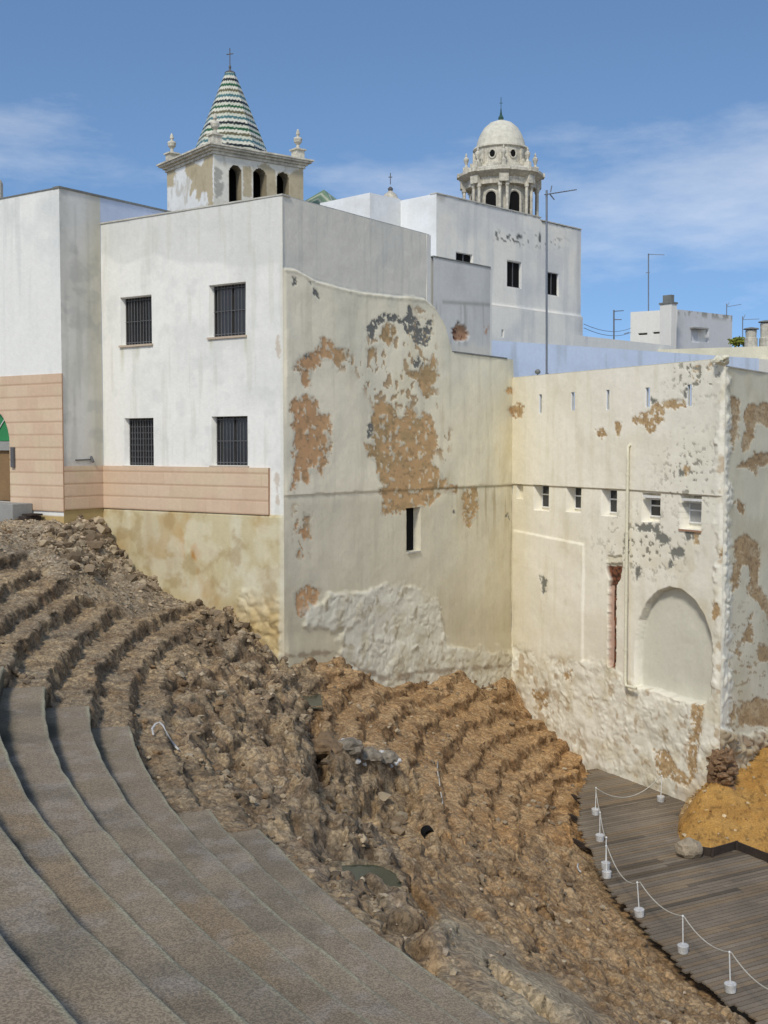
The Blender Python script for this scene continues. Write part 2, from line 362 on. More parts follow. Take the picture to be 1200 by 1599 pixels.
def stepz(r, warp):
    rr = r+warp; out = np.full(r.shape, ZK[-1]); i = len(RK)-np.searchsorted(RK[::-1], rr, side='left')       # first index with RK<=rr
    # height of the tread whose nose radius is the largest not above rr
    i = np.clip(i, 0, len(RK)-1); z = ZK[i]; zup = ZK[np.clip(i-1, 0, len(RK)-1)]; rup = RK[np.clip(i-1, 0, len(RK)-1)]
    return z, zup, rup-rr
TH0, TH1 = math.radians(137), math.radians(218)
ths = np.linspace(TH0, TH1, 1250); rs = np.concatenate([np.linspace(23.5, 27, 12)[:-1], np.linspace(27, 50.5, 640)])
Rg, Tg = np.meshgrid(rs, ths, indexing='ij')
Xg = CX+Rg*np.cos(Tg); Yg = CY+Rg*np.sin(Tg)
dl = delta(Xg, Yg); Z0 = cone(Rg)-.19+dl
px, py = proj(np.stack([Xg, Yg, Z0], -1))
front = Yg > 2
# zones in the photo plane of the smooth surface
def zone(poly, w=18, amp=14, seed=3):
    return sst(-w, w, sdp(px, py, poly)+fbm(px*.03, py*.03, 3, seed)*amp)*front
z_gravel = zone([(-400, 700), (170, 700), (460, 950), (330, 952), (200, 955), (100, 905), (40, 872), (-400, 900)], 12, 10)
z_rub = zone([(215, 985), (300, 965), (370, 955), (440, 1010), (500, 1090), (500, 1260), (600, 1330), (700, 1470), (820, 1600), (700, 1600), (520, 1400), (390, 1290), (330, 1240), (260, 1130)])
z_right = zone([(500, 1010), (800, 1010), (940, 1200), (930, 1320), (700, 1300), (640, 1200), (500, 1130)])
z_low = zone([(600, 1290), (940, 1310), (1300, 1620), (1300, 2000), (700, 1700), (640, 1420)])
z_pit = zone([(486, 1120), (505, 1150), (520, 1195), (640, 1205), (662, 1250), (680, 1300), (560, 1305), (486, 1258)], 1.5, 4, 9)
z_conc = zone([(690, 1430), (770, 1465), (910, 1555), (990, 1650), (760, 1650), (720, 1560), (670, 1490)], 12, 12, 12)
z_conc2 = zone([(590, 1390), (700, 1450), (720, 1500), (640, 1450)], 10, 14, 14)
def pondsd(c, poly, sd_, amp):
    i = np.argmin((px-c[0])**2+(py-c[1])**2+(1-front)*1e9); z = float(Z0.ravel()[i])-.06; W_ = np.array([onz(x, y, z)[:2] for x, y in poly]); return z, (sdp(Xg, Yg, W_)+fbm(Xg*1.8, Yg*1.8, 3, sd_)*amp)*48
PZ, pudd = pondsd((580, 1373), [(536, 1352), (560, 1350), (615, 1366), (622, 1388), (565, 1388), (548, 1378)], 16, .12)
PZ2, pudd2 = pondsd((485, 1095), [(468, 1088), (498, 1088), (500, 1102), (476, 1102)], 17, .08)
z_crisp = zone([(-300, 860), (40, 872), (110, 900), (240, 950), (328, 952), (300, 1000), (250, 1090), (240, 1140), (330, 1270), (-300, 1270)], 10, 8, 19)
z_rub = z_rub*(1-.8*z_crisp)
warp = fbm(Xg*.9, Yg*.9, 3, 21)*(.09+.16*z_rub+.07*z_right+.15*z_low) + fbm(Xg*2.2, Yg*2.2, 2, 24)*.05*(1+z_right)
bw_ = fbm(Xg*.7, Yg*.7, 3, 311)*.5; B1, B2, BID = worley(Rg*1.35+bw_, Tg*40*.75+bw_*1.3, 313); bedge = B2-B1
C1, C2, CID = worley(Rg*3.1+bw_*2, Tg*40*2.2+bw_*2, 317); cedge = C2-C1
warp = warp+(BID-.5)*(.08+.16*z_rub+.06*z_right+.12*z_low)+(CID-.5)*(.05+.06*z_rub+.04*z_right)
zs, zup, dr = stepz(Rg, warp)
# dr: distance from here out to the riser above (0 = at the riser)
soft = (.07+.20*z_rub+.08*z_right+.3*z_low)*(1-.5*z_crisp)
near = np.clip(1-dr/soft, 0, 1)                 # talus against the riser
Zst = zs+(zup-zs)*np.maximum(near**2*.55, sst(.13+.08*z_rub, .0, dr))+dl+fbm(Xg*.5, Yg*.5, 2, 99)*.06
A = np.clip(1-1.0*z_gravel-.22*z_rub-.55*z_low-.9*z_pit-z_conc, 0, 1)
A = A*(.90+.10*sst(-.3, .3, fbm(Xg*.35, Yg*.35, 2, 31)))
Z = Z0*(1-A)+Zst*A
# stones and earth
f1, f2, cid = worley(Xg*1.7+fbm(Xg*2, Yg*2, 2, 5)*.35, Yg*1.7+fbm(Xg*2, Yg*2, 2, 6)*.35, 3)
big = np.clip((f2-f1)*2.2, 0, 1)**.6*cid
g1, g2, gid = worley(Xg*5+fbm(Xg*5, Yg*5, 2, 7)*.4, Yg*5, 8); small = np.clip((g2-g1)*2.2, 0, 1)**.6*gid
h1, h2, hid = worley(Xg*11, Yg*11, 18); tiny = np.clip((h2-h1)*2, 0, 1)**.6*hid
Z += (big-.35)*(.12*z_rub+.04*z_right+.13*z_low+.03)*(1-z_conc)+(small-.35)*(.045+.03*z_rub+.02*z_low-.02*z_right)*(1-.8*z_conc)+(tiny-.3)*(.03+.03*z_gravel-.01*z_right)*(1-.7*z_conc)
Z += (1-.6*z_crisp)*fbm(Xg*1.4, Yg*1.4, 4, 51)*(.05+.14*z_rub+.10*z_low+.05*z_gravel+.02*z_right)*(1-.6*z_conc)+np.abs(fbm(Xg*2.4, Yg*2.4, 3, 54))*-.05*(1-.7*z_conc)
q_ = .115+.03*fbm(Xg*.4, Yg*.4, 2, 57); n58 = fbm(Xg*1.1, Yg*1.1, 3, 58)*.9; zq = Z/q_+n58; fr_ = zq-np.floor(zq); tq = (np.floor(zq)+sst(.70, 1.0, fr_)-.5-n58+.35)*q_
ks = np.clip(.55*z_rub+.28*z_right+.30*z_low+.12+.2*(1-z_gravel), 0, .75)*(1-z_gravel*.6)*(1-.7*z_conc); Z = Z*(1-ks)+tq*ks
nb_ = (1-z_conc)*(1-.8*z_gravel)*(1-.65*z_crisp)*(1-.35*z_right)
Z += nb_*((BID-.5)*(.04+.19*z_rub+.03*z_right+.10*z_low)+(CID-.5)*(.03+.07*z_rub+.04*z_right+.06*z_low))
Z -= nb_*(np.exp(-(bedge/.07)**2)*(.05+.12*z_rub+.03*z_right+.07*z_low)+np.exp(-(cedge/.09)**2)*(.03+.05*z_rub+.02*z_low))
# the robbed-out pit with an upright west face, rubble heaps
psd = sdp(px, py, [(484, 1110), (505, 1150), (520, 1185), (640, 1198), (668, 1250), (685, 1305), (560, 1308), (484, 1262)]); pf = front*(1-.45*sst(560, 680, px))
for q__, off__, amp_, sd__, fq in ((.45, -4, 6, 611, .05), (.40, 5, 8, 613, .06), (.40, 15, 10, 617, .05)): Z -= pf*q__*sst(-3, 3, psd-off__+fbm(px*fq, py*fq, 4, sd__)*amp_+(CID-.5)*8)
pile = zone([(60, 838), (150, 820), (215, 872), (150, 905), (110, 868)], 10, 16, 66)+zone([(240, 860), (262, 918), (215, 930), (222, 885)], 8, 10, 67)*.5
Z += pile*(.28+.3*(big-.3)+.25*(small-.3))
wallrub = zone([(300, 935), (376, 952), (450, 1030), (440, 1050), (330, 985)], 8, 12, 68)
Z += wallrub*(.15+.35*(big-.3)+.25*(small-.3))
for (ax, ay, bx, by, hh, wd) in [(640, 1478, 700, 1478, .18, 12), (690, 1475, 900, 1600, .26, 20), (455, 1150, 468, 1262, .35, 16), (480, 1265, 590, 1312, .25, 14), (505, 1290, 640, 1350, .15, 16)]:
    t = np.clip(((px-ax)*(bx-ax)+(py-ay)*(by-ay))/((bx-ax)**2+(by-ay)**2), 0, 1); dd = np.hypot(px-ax-t*(bx-ax), py-ay-t*(by-ay))+fbm(px*.06, py*.06, 3, 81)*8
    Z += hh*np.exp(-(dd/wd)**2)*front*(.85+.2*small)
# crack beside the concrete ridge
t = np.clip(((px-755)*130+(py-1520)*90)/(130**2+90**2), 0, 1); dd = np.hypot(px-755-t*130, py-1520-t*90)+fbm(px*.08, py*.08, 3, 83)*5
crack = np.exp(-(dd/4.5)**2)*front; Z -= .35*crack
# puddles lie flat in their hollows
for pd_, pz_, sc_ in ((pudd, PZ, 1.0), (pudd2, PZ2, .6)):
    k = sst(-20*sc_, -7*sc_, pd_)*front; lipn = np.clip((small-.3)*.08, 0, 1); Z = Z*(1-k)+(np.where(Z > pz_+.05, Z*.1+.9*(pz_+.05), pz_+.05)+lipn)*k; k = sst(-6*sc_, 0, pd_)*front; Z = Z*(1-k)+(pz_-.12)*k
# modern seats cut in: ends of the concrete rows
ENDPX = {2: (5, 1040), 3: (71, 1072), 4: (140, 1102), 5: (207, 1134), 6: (323, 1265), 7: (400, 1295)}
ENDT = {}
for k, (x, y) in ENDPX.items():
    q = onz(x, y, ZN[k]); ENDT[k] = float(polar(q[0], q[1])[1])
for k in (1, 0, -1, -2, -3): ENDT[k] = ENDT[2]-.004*(2-k)
for k in ENDT:
    m = (Rg >= RN[k]-.06) & (Rg < RN[k]+.80) & (Tg > ENDT[k])
    Z = np.where(m, np.minimum(Z, ZN[k]-.42), Z)
m = (Rg < RN[7]) & (Rg > RN[7]-1.2) & (Tg > ENDT[7]); Z = np.where(m, np.minimum(Z, ZN[7]-.32+(RN[7]-Rg)*-.1), Z)
def blur(A_, w):
    P_ = np.pad(A_, 1, mode='edge'); B_ = (P_[1:-1, 1:-1]*4+(P_[:-2, 1:-1]+P_[2:, 1:-1]+P_[1:-1, :-2]+P_[1:-1, 2:])*2+P_[:-2, :-2]+P_[:-2, 2:]+P_[2:, :-2]+P_[2:, 2:])/16; return A_*(1-w)+B_*w
for _ in range(2): Z = blur(Z, .85*(1-.7*z_crisp))
Z = Z+(tiny-.3)*.02*(1-z_conc)
# down to the level under the deck
rd = np.interp(Tg, ET, ER); k = sst(-.05, .35, Rg-rd); Z = Z*k+np.minimum(Z, ZD-.35)*(1-k)
Z = np.where(Rg < rd-.05, ZD-.4, Z)
k = sst(46.6, 47.6, Rg)*sst(math.radians(176), math.radians(170), Tg)
Z = Z*(1-k)+(-2.72+fbm(Xg*2, Yg*2, 3, 3)*.06+(tiny-.3)*.06+(small-.3)*.08)*k
k = (Tg > math.radians(176)) & (Rg > 47.5); Z = np.where(k, np.minimum(Z, -2.6), Z)
# colours
n1 = fbm(Xg*.6, Yg*.6, 4, 61); n2 = fbm(Xg*2.5, Yg*2.5, 4, 62); n3 = fbm(Xg*.25, Yg*.25, 3, 63)
col = np.zeros(Z.shape+(3,))+lin((160, 140, 112))
col = mixc(col, lin((140, 127, 108)), sst(-.3, .6, n1)*.8)
col = mixc(col, lin((148, 118, 84)), sst(.05, .6, n2)*.4)
warm = np.clip(z_right*.9+z_low*.65+z_pit*.5, 0, 1)
col = mixc(col, lin((164, 136, 98)), warm*(.75+.25*n1))
col = mixc(col, lin((168, 130, 84)), warm*sst(-.1, .6, n3+.4*n2)*.45)
col = mixc(col, lin((170, 128, 72)), sst(1.6, .2, Rg-rd)*sst(.2, -.3, n1)*.55*(py < 1330))
col = mixc(col, lin((150, 138, 120)), z_gravel*.8)
col = mixc(col, lin((158, 148, 128)), z_conc*.8); col = mixc(col, lin((150, 140, 122)), z_conc2*.5)
pale = zone([(690, 1472), (712, 1462), (800, 1520), (900, 1600), (820, 1600), (752, 1540)], 8, 16, 15); col = mixc(col, lin((184, 172, 146)), pale*.7)
stn = (gid > .78)*sst(.1, .3, small); col = mixc(col, lin((176, 166, 148)), stn*(.18+.35*z_gravel)*(1-.6*z_right))
col = mixc(col, lin((112, 80, 58)), sst(.5, .8, cid)*(.25*z_rub+.25*pile)); col = mixc(col, lin((178, 160, 132)), (CID > .6)*.30*nb_); col = mixc(col, lin((120, 102, 80)), (BID < .3)*.35*nb_); col = mixc(col, lin((58, 46, 36)), (np.exp(-(bedge/.05)**2)*.5+np.exp(-(cedge/.06)**2)*.25)*nb_)
col = mixc(col, lin((84, 68, 52)), sst(.3, .8, fbm(Xg*5, Yg*5, 3, 70))*.4*(1-z_conc))
col = mixc(col, lin((92, 100, 82)), sst(-14, 6, pudd)*.6)
# risers: dark masonry with shade painted in; dark joints between stones
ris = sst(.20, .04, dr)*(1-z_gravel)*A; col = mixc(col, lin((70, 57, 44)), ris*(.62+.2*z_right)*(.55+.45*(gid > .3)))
joint = 1-sst(0, .16, (g2-g1)); col = mixc(col, lin((60, 48, 38)), joint*(.15*z_rub+.15+.2*z_gravel)*(1-z_conc)*(1-.5*z_right))
col = mixc(col, lin((92, 76, 58)), sst(-.1, .7, fbm(Xg*1.7, Yg*1.7, 5, 401))*.55*(1-z_conc)*(1-.6*z_gravel)); col = mixc(col, lin((186, 164, 130)), sst(.15, .7, fbm(Xg*2.3+5, Yg*2.3, 5, 402))*.45)
col = mixc(col, lin((178, 132, 82)), z_right*.22+z_low*.12); col = np.clip(col*1.08*np.array([1.03, 1.0, .94]), 0, .9)
keep = (Rg[:-1, :-1] > rd[:-1, :-1]-.6)
for k in ENDT: keep &= ~((Rg[:-1, :-1] > RN[k]+.10) & (Rg[:-1, :-1] < RN[k]+.75) & (Tg[:-1, :-1] > ENDT[k]+.012))
keep &= ~((Rg[:-1, :-1] > RN[7]+.15) & (Tg[:-1, :-1] > max(ENDT.values())+.03))
TER_R, TER_T, TER_Z = rs, ths, Z
def ter(x, y):
    r, t = polar(np.asarray(x, float), np.asarray(y, float)); i = np.clip(np.searchsorted(TER_R, r)-1, 0, len(TER_R)-2); j = np.clip(np.searchsorted(TER_T, t)-1, 0, len(TER_T)-2)
    return TER_Z[i, j]
gr_ = np.gradient(Z, rs, axis=0); gt_ = np.gradient(Z, ths, axis=1)/Rg; gm_ = np.hypot(gr_, gt_)+1e-6; steep = sst(.7, 2.2, gm_)*(Z > ZD-.2)
sd_r = (fbm(Xg*2.6, Yg*2.6, 3, 95, z=Z*6.5)*.11+fbm(Xg*.8, Yg*.8, 2, 97, z=Z*13)*.05)*steep; dr_x = -(gr_*np.cos(Tg)-gt_*np.sin(Tg))/gm_*sd_r; dr_y = -(gr_*np.sin(Tg)+gt_*np.cos(Tg))/gm_*sd_r
# stones slide sideways a little so faces are not perfect height-field walls
jr = fbm(Xg*4, Yg*4, 2, 90, z=Z*4)*.035*(1-z_conc); Xs = Xg+dr_x+jr*np.cos(Tg*7); Ys = Yg+dr_y+fbm(Xg*4, Yg*4, 2, 93, z=Z*4)*.035*(1-z_conc)
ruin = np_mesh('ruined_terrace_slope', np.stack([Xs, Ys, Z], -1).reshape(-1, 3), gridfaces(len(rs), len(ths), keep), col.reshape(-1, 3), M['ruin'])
tag(ruin, kind='structure')
# puddles
for nm, poly, z in [('pond', [(526, 1345), (562, 1342), (622, 1360), (634, 1393), (560, 1395), (538, 1382)], PZ), ('pond', [(463, 1084), (502, 1084), (504, 1106), (471, 1106)], PZ2)]:
    w = MB(); w.poly([onz(x, y, z) for x, y in poly]); tag(w.build('water', M['water']), kind='structure')
def hit(px_, py_):
    """first terrain point seen through a photo pixel"""
    D = ray(px_, py_); D = D/np.linalg.norm(D); t = np.arange(6, 75, .04); P = D[None]*t[:, None]
    b = P[:, 2] < ter(P[:, 0], P[:, 1]); r, _ = polar(P[:, 0], P[:, 1]); b &= (r < 50.4)
    i = np.argmax(b); return P[i]
# ================================================================== loose rubble
def rocks(name, n, sampler, size, cols, seed, flat=(.5, .9)):
    R = np.random.default_rng(seed); bm = bmesh.new(); bmesh.ops.create_icosphere(bm, subdivisions=1, radius=1); base = np.array([v.co[:] for v in bm.verts]); fc = np.array([[v.index for v in f.verts] for f in bm.faces]); bm.free()
    nb = len(base); Pm = sampler(R, n); n = len(Pm); sz = size[0]+(size[1]-size[0])*R.random(n)**3
    jit = 1+R.normal(0, .22, (n, nb)); V = base[None]*jit[..., None]; sc = np.stack([sz*(.7+.6*R.random(n)), sz*(.7+.6*R.random(n)), sz*(flat[0]+(flat[1]-flat[0])*R.random(n))], -1)
    V = V*sc[:, None]; a = R.random(n)*6.28; c, s = np.cos(a)[:, None], np.sin(a)[:, None]
    V = np.stack([V[..., 0]*c-V[..., 1]*s, V[..., 0]*s+V[..., 1]*c, V[..., 2]], -1)+Pm[:, None]
    V[..., 2] += (sz*.25)[:, None]
    Fa = (fc[None]+np.arange(n)[:, None, None]*nb).reshape(-1, 3); ci = np.asarray(cols)[R.integers(0, len(cols), n)]*(.75+.5*R.random((n, 1)))
    C = np.repeat(ci, nb, 0)
    o = np_mesh(name, V.reshape(-1, 3), Fa, C, M['rub'], None, smooth=False); tag(o, kind='stuff'); return o
zr = z_rub; 
def samp(weight):
    W_ = (weight*np.maximum(Rg, 1)).ravel().astype(float); W_ = np.where((Z.ravel() < ZD-.2), 0, W_)
    und = np.zeros(Z.shape, bool)
    for k in ENDT: und |= (Rg >= RN[k]-.06) & (Rg < RN[k]+.80) & (Tg > ENDT[k]-.003)
    W_ = np.where(und.ravel(), 0, W_); cw = np.cumsum(W_); cw /= cw[-1]
    def f(R, n):
        i = np.searchsorted(cw, R.random(n)); P = np.stack([Xg.ravel()[i], Yg.ravel()[i], Z.ravel()[i]], -1); P[:, :2] += R.normal(0, .03, (len(i), 2)); return P
    return f
pal = [lin((150, 132, 106)), lin((132, 116, 94)), lin((168, 152, 126)), lin((112, 96, 76)), lin((134, 110, 82))]
clump = sst(.0, .5, fbm(Xg*.8, Yg*.8, 3, 44))
rocks('rubble', 2200, samp(clump*(z_rub*.8+.16*z_low+.08*z_right+.16)*(1-z_conc)*(dl < 1)), (.025, .12), pal, 5)
rocks('gravel', 13000, samp((z_gravel*1.0+.9*pile+.15*z_rub+.06*z_low+.7*wallrub)), (.015, .075), pal[:3]+[lin((176, 158, 134))], 6)
rocks('rubble', 480, samp(pile+.6*wallrub+.12*z_pit*(px < 660)), (.08, .26), pal[1:4], 8)
# ================================================================== concrete seating rows
def seat_row(k, parent):
    t0 = ENDT[k]; t1 = math.radians(226); r0 = RN[k]; r1 = RN.get(k-1, r0+.83)+.02; z = ZN[k]; zl = ZN.get(k+1, z-.38)-.12
    n = int((t1-t0)*r0/.05); th = np.linspace(t0, t1, n)
    prof = [(r0+.02, zl), (r0+.004, z-.1), (r0, z-.035), (r0+.008, z-.012), (r0+.03, z)]+[(r, z) for r in np.linspace(r0+.08, r1, 15)]+[(r1, z-.3)]
    pr = np.array(prof); Rr = pr[:, 0][None]+np.zeros((n, 1)); Zr = pr[:, 1][None]+np.zeros((n, 1)); T = th[:, None]+np.zeros((1, len(pr)))
    X = CX+Rr*np.cos(T); Y = CY+Rr*np.sin(T); al = T*r0
    Rr = Rr+fbm(X*1.5, Y*1.5, 2, 100+k)*.012+np.where(np.arange(len(pr)) < 5, 1, 0)[None]*fbm(al*1.2, al*0+k, 3, 110)*.012
    Zr = Zr+fbm(X*1.1, Y*1.1, 3, 120+k)*.010
    X = CX+Rr*np.cos(T); Y = CY+Rr*np.sin(T); px, py = proj(np.stack([X, Y, Zr], -1))
    # slabs between joints differ in tone
    R = random.Random(50+k); js = [t0]
    while js[-1] < t1: js.append(js[-1]+R.uniform(2.2, 5.5)/r0)
    bid = np.searchsorted(js, T+fbm(Rr*2, T*0, 2, 130)*.0006)-1; tone = np.array([R.uniform(.94, 1.05) for _ in js]+[1]); hue = np.array([R.random() for _ in js]+[.5])
    base = lin((143, 128, 106)); c = np.zeros(X.shape+(3,))+base; c = c*tone[bid][..., None]
    c = mixc(c, lin((136, 122, 104)), (hue[bid] > .62)*.35); n1 = fbm(X*.8, Y*.8, 4, 140); n2 = fbm(X*3, Y*3, 4, 141)
    if k in (2, 4):
        jp = {2: (160, 1423), 4: (318, 1401)}[k]; jq = onz(jp[0], jp[1], z); jt = float(polar(jq[0], jq[1])[1])
        br = (T < jt) if k == 2 else (T > jt); c = mixc(c, lin((140, 120, 92)), br*.6)
    c = mixc(c, lin((114, 106, 92)), sst(0, .7, n1)*.55); c = mixc(c, lin((160, 150, 138)), sst(.1, .7, n2)*.35)
    c = mixc(c, lin((126, 112, 90)), sst(.15, .6, fbm(X*1.3, Y*1.3, 3, 145))*.3)
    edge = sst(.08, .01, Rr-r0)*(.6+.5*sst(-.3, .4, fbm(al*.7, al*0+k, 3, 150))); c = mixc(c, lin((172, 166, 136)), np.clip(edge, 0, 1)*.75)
    inner_shade = sst(.34, .08, r1-Rr+fbm(X*2.2, Y*2.2, 3, 151)*.12); c = mixc(c, lin((62, 60, 44)), np.clip(inner_shade*.85*(.7+.5*n1), 0, 1)); ris = (Zr < z-.05); c = mixc(c, lin((64, 62, 48)), ris*.8)  # shade painted along the tread's inner edge and down the riser
    jd = np.min(np.abs(th[:, None]-np.array(js)[None]), 1)*r0; c = mixc(c, lin((80, 74, 62)), (sst(.03, .0, jd)[:, None]+np.zeros(T.shape))*.25)
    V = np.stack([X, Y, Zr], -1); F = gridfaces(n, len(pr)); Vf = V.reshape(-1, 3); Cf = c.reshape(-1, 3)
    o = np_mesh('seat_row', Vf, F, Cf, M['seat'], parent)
    # end cap
    cap = MB(); cap.poly([V[0, j] for j in range(len(pr))]); bm = cap.bm; me = bpy.data.meshes.new('end_face'); bm.to_mesh(me); bm.free(); link('end_face', me, M['grey'], o)
    return o
bl = onz(71, 1072, ZN[3])
st = empty('seating_terrace', bl, 'curved grey concrete seating rows stepping down beside the ruined stone tiers', 'seating')
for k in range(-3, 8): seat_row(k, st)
# ================================================================== white main building
mb = empty('white_house', (AB[0], AB[1], -7), 'big white rendered house with barred windows, pink stone cladding and a tall peeling side wall', 'house')
ZPT, ZPB = isec(300, 729, P355, dA)[2], isec(165, 793, P355, dA)[2]
def a_rect(a, b, c, d): return recpx(a, b, c, d, P355, dA, .32)
WIN_A = [(189, 463, 237, 538), (327, 443, 384, 525), (195, 653, 240, 727), (331, 650, 387, 727)]
recA = [recpx(*w, AB, dA, .34) for w in WIN_A]
sA0, sA1 = 0.0, float((PA0-AB)@dA)
def colA(s, z, px, py, dp):
    c = np.zeros(s.shape+(3,))+lin((232, 231, 224)); n = fbm(s*.5, z*.5, 4, 1)
    c = mixc(c, lin((212, 213, 208)), sst(-.1, .8, n)*.5); c = mixc(c, lin((205, 206, 200)), sst(425, 415, py+fbm(px*.02, py*.02, 2, 2)*14+.08*(440-px))*.55)
    st_ = fbm(s*5, z*.25, 4, 3); c = mixc(c, lin((200, 201, 194)), sst(.2, .8, st_)*sst(420, 340, py)*.35)
    c = mixc(c, lin((190, 188, 168)), sst(.35, .8, fbm(s*4, z*.4, 3, 4))*.25)
    for x, y0, y1 in [(191, 538, 600), (215, 540, 575), (330, 527, 560), (384, 528, 570)]:
        c = mixc(c, lin((186, 184, 148)), np.exp(-((px-x)/2.5)**2)*sst(y1, y0, py)*(py > y0)*.6)
    gr = sst(.15, .8, fbm(s*1.7, z*1.7, 4, 5)); c = mixc(c, lin((200, 202, 197)), gr*.3)
    lo = sst(-1, 1, ZPB-.02-z+0*s); o = np.zeros(c.shape)+lin((202, 190, 152)); m1 = fbm(s*.9, z*.6, 4, 6)
    o = mixc(o, lin((214, 206, 178)), sst(-.1, .5, m1)); o = mixc(o, lin((188, 158, 106)), sst(.1, .8, fbm(s*1.1, z*.8, 5, 7)+.2*sst(-4.6, -2.4, z))*.6)
    rust = np.exp(-((px-300-(py-860)*.12)/16)**2-((py-862)/45)**2)*sst(-.2, .4, fbm(s*3, z*1.6, 3, 8)); o = mixc(o, lin((190, 136, 66)), np.clip(rust*1.1, 0, 1)); o = mixc(o, lin((164, 138, 92)), sst(.0, .6, fbm(s*1.9+3, z*1.9, 5, 16))*.5); o = mixc(o, lin((220, 212, 186)), sst(.1, .6, fbm(s*1.2+9, z*1.4, 4, 17))*.5)
    o = mixc(o, lin((170, 142, 90)), np.exp(-((px-235)/14)**2)*sst(-.2, .6, m1)*.5); o = mixc(o, lin((196, 170, 118)), sst(920, 960, py+10*m1)*.6)
    o = mixc(o, lin((110, 92, 60)), sst(.3, .8, fbm(s*4, z*4, 4, 9))*.35*sst(930, 980, py))
    c = mixc(c, (0, 0, 0), (z < ZPB)*1.0)+o*((z < ZPB)[..., None])
    e = sst(7, 2, np.abs(px-443)); c = mixc(c, lin((214, 212, 196)), e*.5)
    p, _ = patch(px, py, [[(432, 520), (437, 522), (437, 560), (433, 556)], [(430, 740), (436, 742), (437, 790), (431, 785)]], 3, 12); c = mixc(c, lin((176, 150, 116)), p*.5)
    return c
def dispA(s, z, px, py):
    d = fbm(s*.5, z*.5, 3, 11)*.012; lump = sst(918, 950, py+fbm(px*.05, py*.05, 3, 12)*14)*sst(360, 385, px)
    f1, f2, cd = worley(s*2.2+fbm(s*3, z*3, 2, 1)*.3, z*2.2, 4); d = d+lump*((np.clip((f2-f1)*1.8, 0, 1))*.12*cd+fbm(s*2.5, z*2.5, 4, 13)*.06)
    d = d+.05*((z < ZPB-.02))*(px > 160)
    return d*sst(0, .16, s)
wall('wall', AB, dA, nA, sA0, sA1, -9.5, ZA, .045, recA, colA, dispA, parent=mb)
# cladding on A
def clad(P, d, nrm, s0, s1, z0, z1, pr, parent, cut=None):
    mt = M['wall']; rowh = isec(300, 745, P355, dA)[2]-isec(300, 765.5, P355, dA)[2]
    def cf(s, z, px, py, dp):
        row = np.floor((z-z0)/rowh); bx = np.floor(s/1.15+.37*(row % 2)+.11*row); c = np.zeros(s.shape+(3,))+lin((212, 188, 162))
        t = _h((bx+1000).astype(np.int64), (row+1000).astype(np.int64), np.zeros(s.shape, np.int64), 5)
        c = mixc(c, lin((200, 170, 142)), t*.5); c = mixc(c, lin((208, 190, 158)), sst(0, .6, fbm(s, z*1.5, 3, 15))*.5)
        j = np.minimum(np.abs(((z-z0)/rowh+.5) % 1-.5)*rowh, np.abs(((s/1.15+.37*(row % 2)+.11*row)+.5) % 1-.5)*1.15+.028)
        return mixc(c, lin((172, 140, 112)), sst(.04, .015, j)*.6)
    def df(s, z, px, py):
        j = np.abs(((z-z0)/rowh+.5) % 1-.5)*rowh; return pr-.008*sst(.035, .015, j)
    o = wall('stone_cladding', P, d, nrm, s0, s1, z0, z1, .03, (), cf, df, cut, parent)
    e = MB(); d3 = np.array([d[0], d[1], 0]); n3 = np.array([nrm[0], nrm[1], 0]); q = np.array([P[0], P[1], 0])
    for sv in (s0, s1): e.poly([q+d3*sv+n3*a+np.array([0, 0, b]) for a, b in ((0, z0), (pr, z0), (pr, z1), (0, z1))])
    for zv in (z0, z1): e.poly([q+d3*sv+n3*a+np.array([0, 0, zv]) for a, sv in ((0, s0), (pr, s0), (pr, s1), (0, s1))])
    e.build('cladding_edge', mat('clad_edge', lin((176, 140, 112))), o)
    return o
sP = float((isec(422, 770, P355, dA)[:2]-AB)@dA)
clad(AB, dA, nA, sP, sA1-.012, ZPB, ZPT, .09, mb)
# side face F1 (parallel to B) and front face F0 (parallel to A)
F1L = float((isec(292, 327, P0, dB)[:2]-P0)@dB)+1.0; w1 = float((PA0-P0)@dB)
def colF(s, z, px, py, dp):
    c = np.zeros(s.shape+(3,))+lin((214, 212, 204)); c = mixc(c, lin((190, 189, 180)), sst(-.1, .7, fbm(s*.8, z*.5, 4, 21))*.6)
    c = mixc(c, lin((176, 175, 166)), sst(.1, .7, fbm(s*4, z*.25, 4, 22))*.4); c = mixc(c, lin((170, 160, 120)), sst(1.1, .1, w1-s)*(s < w1)*.35)
    c = mixc(c, lin((150, 152, 148)), sst(.2, .7, fbm(s*1.4, z*2, 4, 23))*.3)
    c = mixc(c, lin((190, 200, 218)), (s > w1)*1.0)
    c = mixc(c, (0, 0, 0), (z < ZPB)*1.0)+(lin((176, 156, 108))*((z < ZPB)[..., None]))
    return c
wall('wall', P0, dB, nB, 0, F1L, -5, ZF, .06, (), colF, None, lambda s, z: (s < w1) | (z > ZA-.6), mb)
clad(P0, dB, nB, .004, w1-.095, ZPB, ZPT, .05, mb)
def colF0(s, z, px, py, dp):
    c = np.zeros(s.shape+(3,))+lin((230, 230, 224)); c = mixc(c, lin((196, 200, 198)), sst(-.1, .7, fbm(s*.5, z*.5, 4, 31))*.5)
    c = mixc(c, lin((196, 199, 194)), sst(.15, .8, fbm(s*4, z*.22, 4, 32))*sst(2, 9, z)*.4)
    return mixc(c, (0, 0, 0), (z < ZPB-.2)*1.0)+(lin((188, 164, 112))*((z < ZPB-.2)[..., None]))
F0W = 9.0; ZPT0 = isec(60, 585, P0, dA)[2]; ZPB0 = isec(60, 797, P0, dA)[2]
